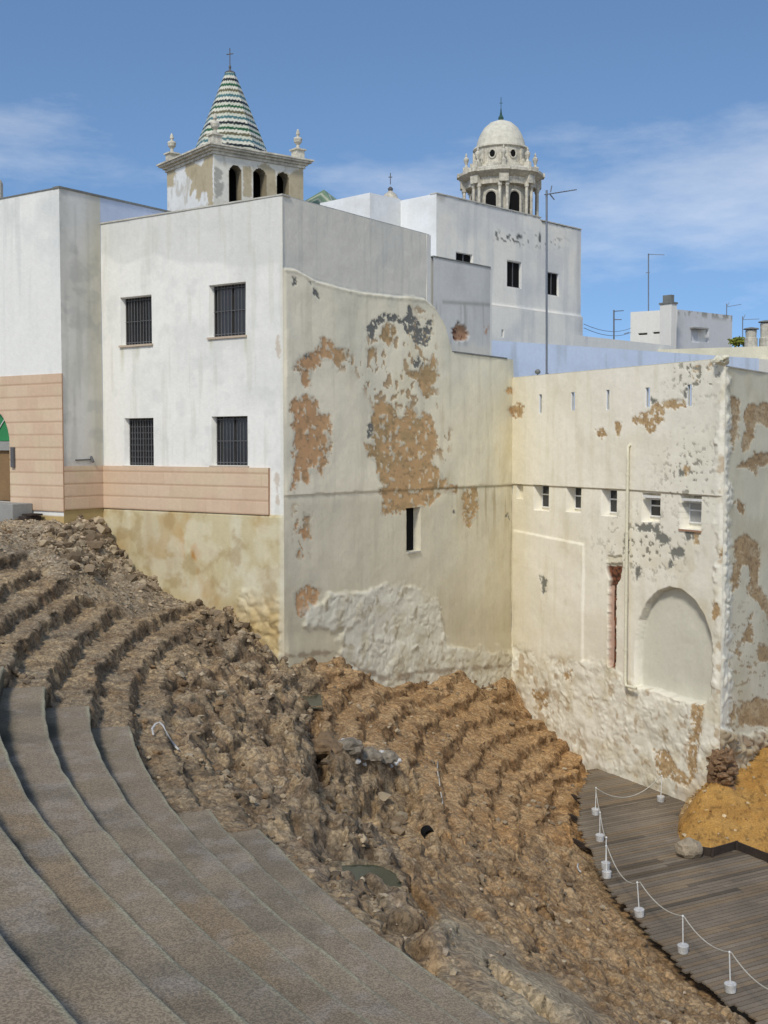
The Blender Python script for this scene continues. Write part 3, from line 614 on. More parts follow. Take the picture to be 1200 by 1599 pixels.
# arched doorway in the front face
zc_ = isec(10, 690, P0, dA)[2]; sR, _ = sof(17, 700, P0, dA); RA = 1.35; sCn = sR+RA; ZDB = isec(10, 783, P0, dA)[2]
def inarch(s, z, g=0.0): return ((np.abs(s-sCn) < RA+g) & (z > ZDB-g) & (z <= zc_)) | ((np.hypot(s-sCn, z-zc_) < RA+g) & (z > zc_))
wall('wall', P0, dA, nA, 0, F0W, -5, ZF, .06, (), colF0, None, lambda s, z: ~inarch(s, z, -.02), mb)
clad(P0, dA, nA, -.05, F0W, ZPB0, ZPT0, .05, mb, lambda s, z: ~inarch(s, z, .0))
def P3(P, d, nrm, s, z, o=0.0): return np.array([P[0]+d[0]*s+nrm[0]*o, P[1]+d[1]*s+nrm[1]*o, z])
dr_ = MB(); NS = 24
arc = [(sCn+RA*math.cos(a), zc_+RA*math.sin(a)) for a in np.linspace(0, math.pi, NS)]
# reveal
pts = [(sCn+RA, ZDB)]+arc+[(sCn-RA, ZDB)]
rv = MB()
for (a, b), (c, d) in zip(pts[:-1], pts[1:]): rv.poly([P3(P0, dA, nA, a, b, .05), P3(P0, dA, nA, c, d, .05), P3(P0, dA, nA, c, d, -.4), P3(P0, dA, nA, a, b, -.4)])
rv.build('door_reveal', mat('reveal_stone', lin((200, 172, 148))), mb)
fl = MB(); fl.poly([P3(P0, dA, nA, a, b, -.2) for a, b in [(sCn+RA-.1, zc_+.02)]+[(sCn+(RA-.1)*math.cos(a), zc_+.02+(RA-.1)*math.sin(a)) for a in np.linspace(.02, math.pi-.02, NS)]])
fo = fl.build('fanlight', M['green'], mb)
fr = MB(); fr.tube([P3(P0, dA, nA, sCn+(RA-.05)*math.cos(a), zc_+.02+(RA-.05)*math.sin(a), -.16) for a in np.linspace(0, math.pi, NS)], .06, 6)
for a in np.radians([45, 90, 135]): fr.tube([P3(P0, dA, nA, sCn, zc_+.05, -.17), P3(P0, dA, nA, sCn+(RA-.1)*math.cos(a), zc_+.05+(RA-.1)*math.sin(a), -.17)], .025, 6)
fr.build('frame', M['white'], fo)
u3 = np.array([dA[0], dA[1], 0]); n3A = np.array([nA[0], nA[1], 0]); zv = np.array([0, 0, 1.0])
tr = MB(); tr.obox(P3(P0, dA, nA, sCn-RA+.01, zc_-.32, -.22), u3*(2*RA-.02), zv*.34, n3A*.14); tr.build('transom', M['grey'], mb)
dd = MB()
for sgn in (0, 1): dd.obox(P3(P0, dA, nA, sCn-RA+.08+sgn*(RA-.07), ZDB+.02, -.27), u3*(RA-.1), zv*(zc_-.34-ZDB), n3A*.06)
do = dd.build('door', M['door'], mb); hd = MB(); hd.tube([P3(P0, dA, nA, sCn-.12, ZDB+1.1, -.2), P3(P0, dA, nA, sCn-.12, ZDB+1.35, -.2)], .02, 6); hd.build('handle', M['iron'], do)
lg = MB(); lg.obox(P3(P0, dA, nA, sR-.34, zc_-.95, .05), u3*.18, zv*.75, n3A*.1); lg.build('wall_lamp', M['iron'], mb, .01)
sp = MB(); sp.tube([P3(P0, dB, nB, .55, ZPT+.22, .03), P3(P0, dB, nB, 1.25, ZPT+.24, .03)], .025, 6); sp.tube([P3(P0, dB, nB, 1.3, ZPT+.34, 0), P3(P0, dB, nB, 1.3, ZPT+.14, .12)], .05, 8); sp.build('water_pipe', M['iron'], mb)
# doorstep block
db_ = MB(); q = isec(22, 805, P0+nA*.9, dA); s0_ = float((q[:2]-P0)@dA)
db_.obox(P3(P0, dA, nA, s0_, -3.1, .06), u3*3.6, zv*(ZDB+3.1-.02), n3A*.9); tag(db_.build('doorstep', M['grey'], None, .02), 'grey concrete step block in front of the green arched door', 'doorstep')
lr = MB(); lr.obox(P3(P0, dA, nA, s0_-.55, -2.72, .1), u3*.42, zv*.2, n3A*.7)
lr.obox(P3(P0, dA, nA, s0_-.65, -2.5, .12), u3*.56, zv*.07, n3A*.5); tag(lr.build('drain_box', M['darkwood'], None, .01), 'dark box lying between the doorstep and the pink clad wall', 'box')
# windows with bars
def barred(r, P, d, nrm, parent, nb, mesh=False):
    s0, s1, z0, z1, dep = r[:5]; u = np.array([d[0], d[1], 0]); n = np.array([nrm[0], nrm[1], 0])
    g_ = MB(); g_.obox(P3(P, d, nrm, s0+.01, z0+.01, -dep+.012), u*(s1-s0-.02), zv*(z1-z0-.02), n*.02); wo_ = g_.build('window', M['glass'], parent)
    f_ = MB(); t = .06
    for a, b, w, h in ((s0, z0, s1-s0, t), (s0, z1-t, s1-s0, t), (s0, z0+t, t, z1-z0-2*t), (s1-t, z0+t, t, z1-z0-2*t), ((s0+s1)/2-t/2, z0+t, t, z1-z0-2*t)):
        f_.obox(P3(P, d, nrm, a+.003, b+.003, -dep+.034), u*(w-.006), zv*(h-.006), n*.03)
    f_.build('frame', mat('dark_frame', (.055, .05, .045), n2=(8, .2)), wo_)
    gr = MB()
    for i in range(nb):
        s = s0+.05+(s1-s0-.1)*i/(nb-1); gr.tube([P3(P, d, nrm, s, z0+.02, -.22), P3(P, d, nrm, s, z1-.02, -.22)], .016, 5)
    for f in ((.06, .5, .94) if not mesh else np.linspace(.05, .95, 8)):
        z = z0+(z1-z0)*f; gr.tube([P3(P, d, nrm, s0+.01, z, -.235), P3(P, d, nrm, s1-.01, z, -.235)], .012 if mesh else .017, 5)
    gr.build('grille', M['iron'], wo_)
    sl_ = MB(); sl_.obox(P3(P, d, nrm, s0-.06, z0-.075, -.06), u*(s1-s0+.12), zv*.07, n*.13); sl_.build('sill', mat('sill_stone', lin((188, 172, 152))), wo_)
for r, ms in zip(recA, (False, False, True, False)): barred(r, AB, dA, nA, mb, 11, ms)
# ------------------------------------------------------------------ wall B
sB0, sB1 = 0.0, float((BC-AB)@dB); sBt = sof(673, 420, AB, dB)[0]
slit = recpx(635, 793, 657, 861, AB, dB, .36)
recB = [slit]
SEAM = [(440, 418), (460, 420), (475, 428), (490, 437), (520, 446), (560, 456), (600, 460), (640, 464), (662, 466), (680, 480), (700, 520), (706, 545)]
SX, SY = np.array(SEAM).T
GREYS = [Z4([(433, 690), (445, 655), (475, 645), (505, 622), (530, 625), (560, 630), (590, 660), (612, 640), (618, 590), (640, 592), (640, 640), (665, 655), (690, 690), (712, 650), (733, 655), (735, 715), (715, 765), (690, 790), (655, 780), (630, 735), (600, 690), (565, 665), (520, 672), (490, 690), (468, 720), (455, 757), (437, 745)]),
         Z4([(80, 455), (92, 460), (100, 495), (85, 500)]), Z4([(148, 475), (162, 490), (185, 545), (205, 560), (190, 530), (165, 480)]), Z4([(640, 840), (670, 820), (680, 870), (655, 880)]), Z4([(110, 820), (160, 815), (165, 835), (140, 845)]), Z5([(425, 65), (455, 60), (460, 125), (435, 130)]), Z5([(818, 430), (830, 440), (848, 485), (838, 488)]), Z5([(1080, 500), (1090, 480), (1098, 512)])]
BROWNS = [Z4([(75, 885), (95, 845), (130, 822), (180, 830), (215, 750), (255, 752), (275, 790), (330, 795), (342, 830), (300, 872), (275, 850), (240, 842), (200, 862), (165, 905), (150, 965), (125, 962), (118, 900)]),
          Z4([(75, 1045), (130, 1008), (172, 1020), (200, 1080), (212, 1110), (250, 1100), (252, 1250), (215, 1390), (195, 1340), (165, 1345), (150, 1430), (112, 1400), (85, 1470), (72, 1430), (90, 1330), (88, 1200)]),
          Z4([(498, 690), (530, 675), (556, 700), (560, 740), (540, 775), (510, 760)]), Z4([(422, 800), (460, 785), (472, 800), (455, 835), (428, 832)]),
          Z4([(735, 830), (752, 870), (752, 935), (728, 962), (722, 1030), (690, 1015), (672, 970), (665, 930), (612, 915), (620, 895), (665, 900), (705, 870)]),
          Z4([(455, 1070), (500, 1035), (540, 1055), (568, 1118), (600, 1115), (612, 1050), (640, 1035), (662, 1085), (668, 1135), (690, 1095), (722, 1108), (742, 1200), (735, 1330), (778, 1390), (778, 1470), (735, 1510), (705, 1530), (620, 1545), (560, 1560), (500, 1570), (518, 1450), (478, 1400), (470, 1320), (430, 1300), (432, 1250), (455, 1235)]),
          Z5([(480, 370), (520, 360), (640, 352), (800, 320), (806, 350), (856, 365), (850, 395), (760, 382), (700, 372), (660, 385), (650, 430), (620, 400), (590, 440), (560, 415), (515, 432), (500, 400)]), Z5([(880, 372), (940, 368), (938, 500), (905, 545), (885, 520)]),
          Z5([(92, 560), (100, 520), (108, 565), (150, 550), (158, 600), (140, 612), (125, 580)]), Z5([(135, 480), (158, 500), (155, 535), (138, 530)]), Z5([(90, 860), (150, 830), (215, 840), (190, 900), (150, 960), (120, 970), (95, 915)]), Z5([(115, 650), (130, 685), (112, 680)]),
          Z6([(35, 285), (60, 272), (90, 255), (118, 268), (120, 295), (95, 310), (80, 330), (55, 312)]), Z6([(20, 200), (45, 190), (60, 205), (35, 215)])]
SCAT = [Z4([(430, 700), (720, 640), (760, 830), (760, 1080), (460, 1080), (360, 880), (420, 780)]), Z4([(250, 780), (420, 850), (420, 900), (260, 900)]), Z4([(640, 590), (735, 600), (740, 700), (690, 690)]), Z5([(700, 20), (830, 100), (800, 260), (740, 200)]), Z5([(80, 440), (170, 460), (160, 700), (90, 700)])]
RUBB = Z5([(150, 1000), (135, 950), (230, 875), (360, 865), (500, 840), (560, 822), (700, 826), (690, 850), (780, 925), (800, 1000), (795, 1110), (860, 1110), (1060, 1120), (1110, 1150), (1110, 1330), (300, 1400), (290, 1160), (300, 1040)])
def masksB(s, z, px, py):
    n = fbm(px*.05, py*.05, 3, 71)*2
    below = sst(-1.5, 1.5, py+n-np.interp(px, SX, SY)); br, bd = patch(px, py, BROWNS, 5.5, 72); gy, gd = patch(px, py, GREYS, 3.0, 73)
    isl = sst(.42, .56, fbm(px*.2, py*.12, 4, 173)); br = br*(1-isl*.8); gy = gy*(1-sst(.3, .4, fbm(px*.3, py*.3, 3, 174))*.9)
    sc = np.zeros(s.shape)
    for p in SCAT: sc = np.maximum(sc, sst(-6, 8, sdp(px, py, p)))
    nn = fbm(px*.16, py*.085, 4, 74); sc = sc*sst(.28, .36, nn)
    rb = sst(-5, 6, sdp(px, py, RUBB)+fbm(px*.06, py*.06, 3, 75)*9)
    return below, br, gy, sc, rb, bd
def dispB(s, z, px, py):
    below, br, gy, sc, rb, bd = masksB(s, z, px, py); d = fbm(s*.4, z*.4, 3, 76)*.03+fbm(s*1.6, z*1.6, 3, 77)*.008
    d = d-.05*(1-below)*(px < 800); d = d-.02*np.clip(br+gy+sc, 0, 1)
    lip = np.exp(-((py-np.interp(px, SX, SY)-3)/2.4)**2)*(px < 708)*(.012+.02*np.abs(fbm(px*.2, py*.2, 2, 78))); d = d+lip
    f1, f2, cd = worley(s*2.0+fbm(s*2, z*2, 2, 1)*.5, z*2.4+fbm(s*2, z*2, 2, 2)*.5, 14); h = np.clip((f2-f1)*1.6, 0, 1)*cd
    g1_, g2_, gd_ = worley(s*5+fbm(s*5, z*5, 2, 1)*.5, z*5.5, 15)
    d = d+rb*(.05+h*.035+np.clip((g2_-g1_)*1.6, 0, 1)*gd_*.012*(h > .2)+fbm(s*.9, z*1.1, 4, 79)*.04)
    # lower storey below the horizontal ledge stands a little proud
    led = np.interp(px, [440, 600, 800], [774, 766, 757])+fbm(px*.07, px*0, 3, 80)*1.5; d = d+.035*sst(-.8, .8, led-py)
    d = d+sst(985, 1020, py)*.06
    return d*sst(0, .16, s)
def colB(s, z, px, py, dp):
    below, br, gy, sc, rb, bd = masksB(s, z, px, py)
    up = np.zeros(s.shape+(3,))+lin((224, 220, 206)); up = mixc(up, lin((204, 204, 196)), sst(-.2, .7, fbm(s*.5, z*.5, 4, 81))*.6); up = mixc(up, lin((188, 189, 180)), sst(.2, .8, fbm(s*5, z*.22, 4, 82))*.3)
    lo = np.zeros(s.shape+(3,))+lin((243, 234, 208)); cr_ = sst(440, 800, px); lo = mixc(lo, lin((240, 232, 204)), cr_*.9); lo = mixc(lo, lin((212, 204, 174)), sst(745, 800, px)*.4)
    lo = mixc(lo, lin((214, 210, 190)), sst(-.2, .7, fbm(s*.6, z*.5, 4, 83))*.55); lo = mixc(lo, lin((198, 190, 166)), sst(.1, .8, fbm(s*3, z*.3, 4, 84))*.3)
    lo = mixc(lo, lin((200, 184, 138)), sst(.2, .8, fbm(s*.8, z*.4, 4, 85))*.4*cr_)
    lo = mixc(lo, lin((204, 196, 172)), sst(765, 790, py)*.5); lo = mixc(lo, lin((186, 172, 138)), sst(880, 980, py+fbm(s, z, 3, 86)*25)*.45)
    run = sst(.15, .6, fbm(px*.22, py*.01, 3, 87))*sst(755, 762, py)*sst(860, 770, py)*sst(690, 740, px); lo = mixc(lo, lin((168, 150, 112)), run*.6)
    c = mixc(up, (0, 0, 0), below)+lo*below[..., None]
    bcol = np.zeros(s.shape+(3,))+lin((204, 168, 122)); bcol = mixc(bcol, lin((182, 154, 112)), sst(-.2, .5, fbm(px*.06, py*.05, 3, 88))); bcol = mixc(bcol, lin((206, 160, 118)), sst(560, 470, px)*.7)
    bcol = mixc(bcol, lin((132, 116, 90)), sst(.2, .7, fbm(px*.2, py*.2, 3, 89))*.5)
    c = mixc(c, lin((150, 146, 132)), sst(-4, 0, bd)*.3*(1-br))
    c = mixc(c, (0, 0, 0), br)+bcol*br[..., None]; c = mixc(c, lin((172, 140, 98)), sc*(1-br)*.8)
    c = mixc(c, lin((118, 118, 112)), gy)
    wcol = np.zeros(s.shape+(3,))+lin((224, 220, 202)); wcol = mixc(wcol, lin((196, 186, 156)), sst(-.1, .6, fbm(s*2, z*2, 4, 90))*.6); wcol = mixc(wcol, lin((150, 132, 100)), sst(.35, .8, fbm(s*3.2, z*3.2, 4, 91))*.6)
    c = mixc(c, (0, 0, 0), rb*.8)+wcol*(rb*.8)[..., None]
    led = np.interp(px, [440, 600, 800], [774, 766, 757]); c = mixc(c, lin((132, 120, 92)), np.exp(-((py-led-1)/1.4)**2)*(.35+.4*sst(600, 700, px)))
    c = mixc(c, lin((150, 150, 142)), np.exp(-((py-np.interp(px, SX, SY)+2)/1.6)**2)*(px < 672)*.4)
    foot = sst(6, 0, np.abs(py-np.interp(px, [445, 490, 520, 560, 610, 640, 700, 785], [1026, 1020, 1018, 1045, 1062, 1050, 1045, 1040]))+fbm(px*.1, py*.1, 3, 92)*5); c = mixc(c, lin((128, 104, 78)), foot*.6)
    return c
def keepB(s, z):
    lim = np.where(s < sBt, ZA, np.interp(s, [sBt, sBt+.06, sof(682, 490, AB, dB)[0], sof(694, 515, AB, dB)[0], sof(704, 545, AB, dB)[0], sof(706, 552, AB, dB)[0], sB1], [sof(674, 470, AB, dB)[1], sof(674, 476, AB, dB)[1], sof(682, 488, AB, dB)[1], sof(694, 512, AB, dB)[1], sof(704, 545, AB, dB)[1], ZBl, ZBl]))
    return z < lim
wall('wall', AB, dB, nB, sB0, sB1, -11.5, ZA, .042, recB, colB, dispB, keepB, mb)
sw = MB(); sw.obox(P3(AB, dB, nB, slit[0]+.01, slit[2]+.01, -.35), np.array([dB[0], dB[1], 0])*(slit[1]-slit[0]-.02), zv*(slit[3]-slit[2]-.02), np.array([nB[0], nB[1], 0])*.02); sw.build('window', M['dark'], mb)
swf = MB(); uB = np.array([dB[0], dB[1], 0]); nB3 = np.array([nB[0], nB[1], 0])
swf.obox(P3(AB, dB, nB, slit[0]+.05, slit[2], -.02), uB*(slit[1]-slit[0]-.1), zv*-.06, nB3*.08); swf.build('window_sill', M['copingw'], mb)
# body behind the faces, with roof and parapets
bi = .62
def off(p, *v):
    q = np.array(p, float)
    for a, n_ in v: q = q+np.asarray(n_)*a
    return q
# tall body over A and the first part of B
ab = off(AB, (-bi, nA), (-bi, nB)); p1 = AB+dB*sBt; 
body = MB(); body.prism([ab, off(p1, (-bi, nB), (-.3, dB)), off(p1, (-9, nB), (-.3, dB)), off(AB, (-9, nB), (-bi, nA)),][::-1], -11, ZA-.5); body.build('body', M['body'], mb)
eg = MB(); eg.obox(np.array([p1[0], p1[1], ZBl-4])-.0*uB, -nB3*9, zv*(ZA-ZBl+4-.003), -uB*.28); eg.build('end_wall', M['body'], mb)
cp = MB(); uA = np.array([dA[0], dA[1], 0]); nA3 = np.array([nA[0], nA[1], 0])
cp.obox(P3(AB, dA, nA, -.03, ZA-.004, .035), uA*(sA1+.03), zv*.05, -nA3*.42)
cp.obox(P3(AB, dB, nB, .4, ZA-.003, -.07), uB*(sBt-.4), zv*.05, -nB3*.36); cp.build('coping', M['copingw'], mb)
ps = MB(); ps.obox(P3(AB, dA, nA, .65, ZA-1.2, -.36), uA*(sA1-.7), zv*1.195, -nA3*.03); ps.obox(P3(AB, dB, nB, .5, ZA-1.2, -.40), uB*(sBt-.5), zv*1.195, -nB3*.03); ps.build('parapet', M['body'], mb)
# lower body to the corner BC
b2 = MB(); b2.prism([off(p1, (-bi, nB)), off(BC, (-bi, nB), (-.15, dB)), off(BC, (-9, nB), (-.15, dB)), off(p1, (-9, nB))][::-1], -11, ZBl-.4); b2.build('body', M['body'], mb)
cp2 = MB(); sL = sof(708, 555, AB, dB)[0]; cp2.obox(P3(AB, dB, nB, sL, ZBl-.003, .05), uB*(sof(791, 560, AB, dB)[0]-sL), zv*.07, -nB3*.5); cp2.build('coping', M['coping'], mb)
cp3 = MB(); cp3.obox(P3(AB, dB, nB, sof(791, 560, AB, dB)[0], ZBl-.003, .0), uB*(sB1-sof(791, 560, AB, dB)[0]), zv*.03, -nB3*.5); cp3.build('coping', M['cream'], mb)
# left block body
lb = MB(); lb.prism([off(P0, (-bi, nA), (-.02, nB)), off(P0+dB*F1L, (-.02, nB)), off(P0+dB*F1L, (-F0W, nB)), off(P0+dA*F0W, (-bi, nA))][::-1], -6, ZF-.03); lb.build('body', M['body'], mb)
cpl = MB(); cpl.obox(P3(P0, dB, nB, -.04, ZF-.002, .05), uB*(F1L), zv*.07, -nB3*.35); cpl.obox(P3(P0, dA, nA, .30, ZF-.002, .03), uA*(F0W-.3), zv*.04, -nA3*.6); cpl.build('coping', M['coping'], mb)
# ================================================================== cream house (walls C and D)
ch = empty('cream_house', (CD[0], CD[1], ZD), 'cream rendered house beside the plank deck with slits, small deep windows and a blind arch', 'house')
sC1 = float((CD-BC)@dC); WC = float((isec(1120, 800, BC, dC)[:2]-BC)@dC)
def zz6(a, b, c, d): return (780+a/2.857, 540+b/2.857, 780+c/2.857, 540+d/2.857)
SLITS = [zz6(183, 217, 195, 300), zz6(325, 207, 341, 288), zz6(482, 197, 497, 285), zz6(658, 187, 678, 273), zz6(843, 173, 863, 268)]
HOLES = [zz6(75, 617, 105, 683), zz6(155, 621, 222, 736), zz6(300, 629, 366, 742), zz6(455, 641, 522, 761), zz6(635, 657, 719, 787), zz6(808, 667, 903, 820)]
recC = [recpx(*w, BC, dC, .02, True) for w in SLITS]
hC = [recpx(*w, BC, dC, .46) for w in HOLES]; hC[0] = hC[0][:4]+(.22, False); recC += hC
niche = recpx(800, 884, 819, 1010, BC, dC, .12)
ARCH = [(992, 1072), (991, 1030), (993, 1000), (998, 968), (1010, 942), (1027, 924), (1046, 917), (1066, 922), (1085, 938), (1100, 962), (1109, 990), (1113, 1020), (1114, 1050), (1110, 1085), (1100, 1100), (1060, 1092), (1020, 1078)]
COLN = [(948, 868), (970, 868), (971, 882), (969, 900), (962, 915), (962, 1000), (961, 1045), (950, 1040), (950, 960), (951, 905), (946, 890)]
C_OCH = [Z6([(622, 330), (640, 305), (665, 285), (705, 258), (750, 236), (832, 234), (836, 272), (790, 282), (745, 285), (735, 330), (715, 345), (695, 385), (665, 380), (650, 350)]), Z6([(525, 345), (550, 342), (545, 375), (530, 400)]), Z6([(600, 320), (612, 318), (612, 350), (603, 348)]),
         Z6([(430, 375), (470, 368), (485, 400), (460, 410), (435, 400)]), Z6([(870, 145), (895, 150), (890, 170)]), Z6([(925, 85), (955, 78), (950, 110), (930, 120)]), Z6([(877, 100), (900, 95), (905, 115), (880, 115)]), Z6([(830, 515), (860, 540), (850, 575), (818, 575)]),
         Z6([(865, 830), (900, 828), (890, 890), (872, 880)]), Z6([(978, 905), (1012, 900), (1000, 950), (985, 945)]), Z7([(960, 110), (990, 130), (995, 160), (955, 205), (945, 180)]), Z7([(690, 775), (760, 778), (800, 850), (865, 905), (850, 945), (780, 905), (715, 885)]),
         Z7([(868, 572), (915, 575), (905, 660), (890, 760), (880, 900), (850, 930), (838, 820), (860, 700), (850, 620)]), Z6([(35, 285), (60, 272), (90, 255), (118, 268), (120, 295), (95, 310), (80, 330), (55, 312)]), Z7([(150, 500), (220, 520), (215, 600), (170, 600)]), Z7([(285, 430), (330, 420), (335, 460), (300, 465)])]
C_GRY = [Z6([(605, 800), (640, 797), (705, 798), (722, 835), (765, 862), (745, 892), (700, 868), (680, 822), (620, 828)]), Z6([(755, 900), (832, 905), (820, 945), (785, 945), (755, 990), (752, 975), (775, 940)]), Z6([(605, 1000), (625, 980), (642, 990), (635, 1015), (612, 1035)]), Z6([(835, 830), (862, 822), (862, 862), (842, 870)]), Z6([(192, 1025), (212, 1018), (214, 1060), (200, 1108), (192, 1080)]), Z6([(682, 238), (712, 240), (690, 270), (680, 270)]), Z6([(823, 200), (840, 192), (842, 235), (825, 235)]), Z6([(812, 560), (828, 555), (826, 580), (815, 578)]), Z6([(568, 860), (577, 862), (577, 915), (568, 915)])]
RUBC = [(780, 1000), (800, 1008), (850, 1022), (905, 1028), (935, 1032), (962, 1048), (1005, 1074), (1040, 1086), (1090, 1100), (1108, 1085), (1112, 1060), (1120, 900), (1122, 570), (1150, 570), (1150, 1320), (780, 1320)]
def masksC(s, z, px, py):
    br, bd = patch(px, py, C_OCH, 4, 172); gy, gd = patch(px, py, C_GRY, 3.6, 173, fs=.2); scp = fbm(px*.2, py*.16, 4, 174)
    sc = sst(.42, .5, scp)*np.maximum(np.maximum(np.exp(-((px-1010)/60)**2-((py-850)/45)**2), np.exp(-((px-1090)/40)**2-((py-585)/35)**2)), np.exp(-((px-1080)/45)**2-((py-740)/60)**2)*.8)*1.3
    sc = np.clip(sc, 0, 1)*(scp > .4); rb = sst(-4, 6, sdp(px, py, RUBC)+fbm(px*.07, py*.07, 3, 175)*7)
    ar = sst(-.7, .7, sdp(px, py, ARCH)); cn = sst(-.7, .7, sdp(px, py, COLN)+fbm(px*.3, py*.2, 2, 176)*.9)
    return br, gy, sc, rb*(1-ar), ar, cn
def dispC(s, z, px, py):
    br, gy, sc, rb, ar, cn = masksC(s, z, px, py); d = fbm(s*.4, z*.4, 3, 177)*.03+fbm(s*1.8, z*1.8, 3, 178)*.01-.02*np.clip(br+gy+sc, 0, 1)*(1-ar)
    edge = sst(1118, 1124, px)*(py < 1130); f1, f2, cd = worley(s*2.4+fbm(s*3, z*3, 2, 1)*.4, z*2.8+fbm(s*3, z*3, 2, 2)*.4, 24); h = np.clip((f2-f1)*1.7, 0, 1)*cd
    g1_, g2_, gd_ = worley(s*5.5+fbm(s*5, z*5, 2, 1)*.5, z*5.5, 25)
    d = d+rb*(.05+h*.035+np.clip((g2_-g1_)*1.6, 0, 1)*gd_*.014*(h > .2)+fbm(s*.8, z*.9, 5, 179)*.06)*(1-.4*edge)
        # raised storey with the ledge, upper wall proud of the window band
    seam = np.interp(px, [800, 985, 1120], [756, 765, 775]); d = d+.06*sst(1, -1, py-seam)*(py > 650)*1+.06*(py <= 650)
    pan = sst(-.8, .8, np.minimum(np.minimum(px-802, 912-px), np.minimum(py-np.interp(px, [803, 912], [828, 850]), 1060-py))); d = d+.07*pan*(1-rb)
    d = d-.34*ar*(1-0)-cn*.16*(py > 880)-cn*.07*(py <= 880)
    return d*sst(0, .2, sC1-s)
def colC(s, z, px, py, dp):
    br, gy, sc, rb, ar, cn = masksC(s, z, px, py); br = br*(1-.85*sst(.36, .5, fbm(px*.25, py*.18, 4, 561)))
    c = np.zeros(s.shape+(3,))+lin((240, 235, 220)); c = mixc(c, lin((228, 221, 200)), sst(-.2, .7, fbm(s*.5, z*.5, 4, 181))*.6); c = mixc(c, lin((216, 206, 174)), sst(850, 800, px)*.5)
    c = mixc(c, lin((214, 206, 178)), sst(.1, .8, fbm(s*3, z*.35, 4, 182))*.3); c = mixc(c, lin((226, 222, 204)), sst(1000, 1100, px)*.6)
    c = mixc(c, lin((206, 190, 150)), sst(.3, .8, fbm(s*1, z*.8, 4, 183))*.35*sst(820, 900, py))
    c = mixc(c, (0, 0, 0), br)+br[..., None]*peelcol(px, py, 520); c = mixc(c, lin((146, 142, 128)), sc); c = mixc(c, lin((128, 128, 120)), gy)
    w = np.zeros(c.shape)+lin((236, 232, 216)); w = mixc(w, lin((206, 194, 162)), sst(0, .7, fbm(s*1.6, z*1.6, 4, 184))*.6); w = mixc(w, lin((166, 136, 92)), sst(.42, .85, fbm(s*2.6, z*2.6, 4, 185)+.25*sst(900, 830, px))*.7)
    w = mixc(w, lin((180, 172, 146)), sst(.1, .6, fbm(s*4, z*4, 3, 186))*.3)
    rbm = rb*.85*(1-br); c = mixc(c, (0, 0, 0), rbm)+w*rbm[..., None]
    pa = np.zeros(c.shape)+lin((214, 212, 196)); c = mixc(c, (0, 0, 0), ar)+pa*ar[..., None]
    bc = np.zeros(c.shape)+lin((120, 78, 56)); bc = mixc(bc, lin((66, 42, 32)), sst(-.1, .4, fbm(px*.35, py*.25, 3, 187))); bc = mixc(bc, lin((196, 166, 148)), (px < 955)*(py > 915)*.9); bc = mixc(bc, lin((226, 220, 198)), (py < 884)*1.0)
    c = mixc(c, (0, 0, 0), cn)+bc*cn[..., None]
    seam = np.interp(px, [800, 985, 1120], [756, 765, 775]); c = mixc(c, lin((150, 138, 108)), np.exp(-((py-seam-1)/1.2)**2)*.5*(px < 1120))
    n = py > 1150; c = mixc(c, lin((186, 150, 98)), sst(1195, 1240, py)*sst(1040, 1090, px)*.45)
    for r in recC[:5]: c = mixc(c, lin((206, 214, 228)), ((s > r[0]) & (s < r[1]) & (z > r[2]) & (z < r[3]))*1.0)
    return c
for_slit_blue = lin((190, 200, 214))
wall('wall', BC, dC, nC, -.1, sC1, -14, ZC, .04, recC, colC, dispC, None, ch)
uC = np.array([dC[0], dC[1], 0]); nC3 = np.array([nC[0], nC[1], 0])
# end of the parapet openings: inner faces
for i, r in enumerate(hC[1:]):
    big = i >= 3; s0, s1, z0, z1 = r[:4]; dep = .44
    wz0 = z0+(.10 if not big else .16)*(z1-z0); wz1 = z1-(.0 if not big else .2)*(z1-z0); wd = (s1-s0)*(1.0)
    fr_ = MB(); t = .055; a0, a1 = s0+.02, s1-.02
    for a, b, w, h in ((a0, wz0, a1-a0, t), (a0, wz1-t, a1-a0, t), (a0, wz0+t, t, wz1-wz0-2*t), (a1-t, wz0+t, t, wz1-wz0-2*t), (a0+t, (wz0+wz1)/2+.05, a1-a0-2*t, t)):
        fr_.obox(P3(BC, dC, nC, a, b, -dep), uC*w, zv*h, nC3*.05)
    wo_ = fr_.build('window', M['white'], ch)
    gl = MB(); gl.obox(P3(BC, dC, nC, a0+t*.8, wz0+t*.8, -dep+.005), uC*(a1-a0-t*1.6), zv*(wz1-wz0-t*1.6), nC3*.015); gl.build('pane', M['glass'] if i < 4 else mat('curtain_glass', (.35, .35, .34), rough=.3, bump=0), wo_)
    if big:
        lt = MB(); lt.obox(P3(BC, dC, nC, s0-.02+.12, wz1+.04, -.12), uC*(s1-s0-.1), zv*.09, nC3*.16); lt.build('shutter_box', M['white'], wo_)
    if i == 4:
        si = MB(); si.obox(P3(BC, dC, nC, s0-.02, z0-.07, -.05), uC*(s1-s0+.04), zv*.065, nC3*.12); si.build('sill', mat('clay_sill', lin((164, 128, 104))), wo_)
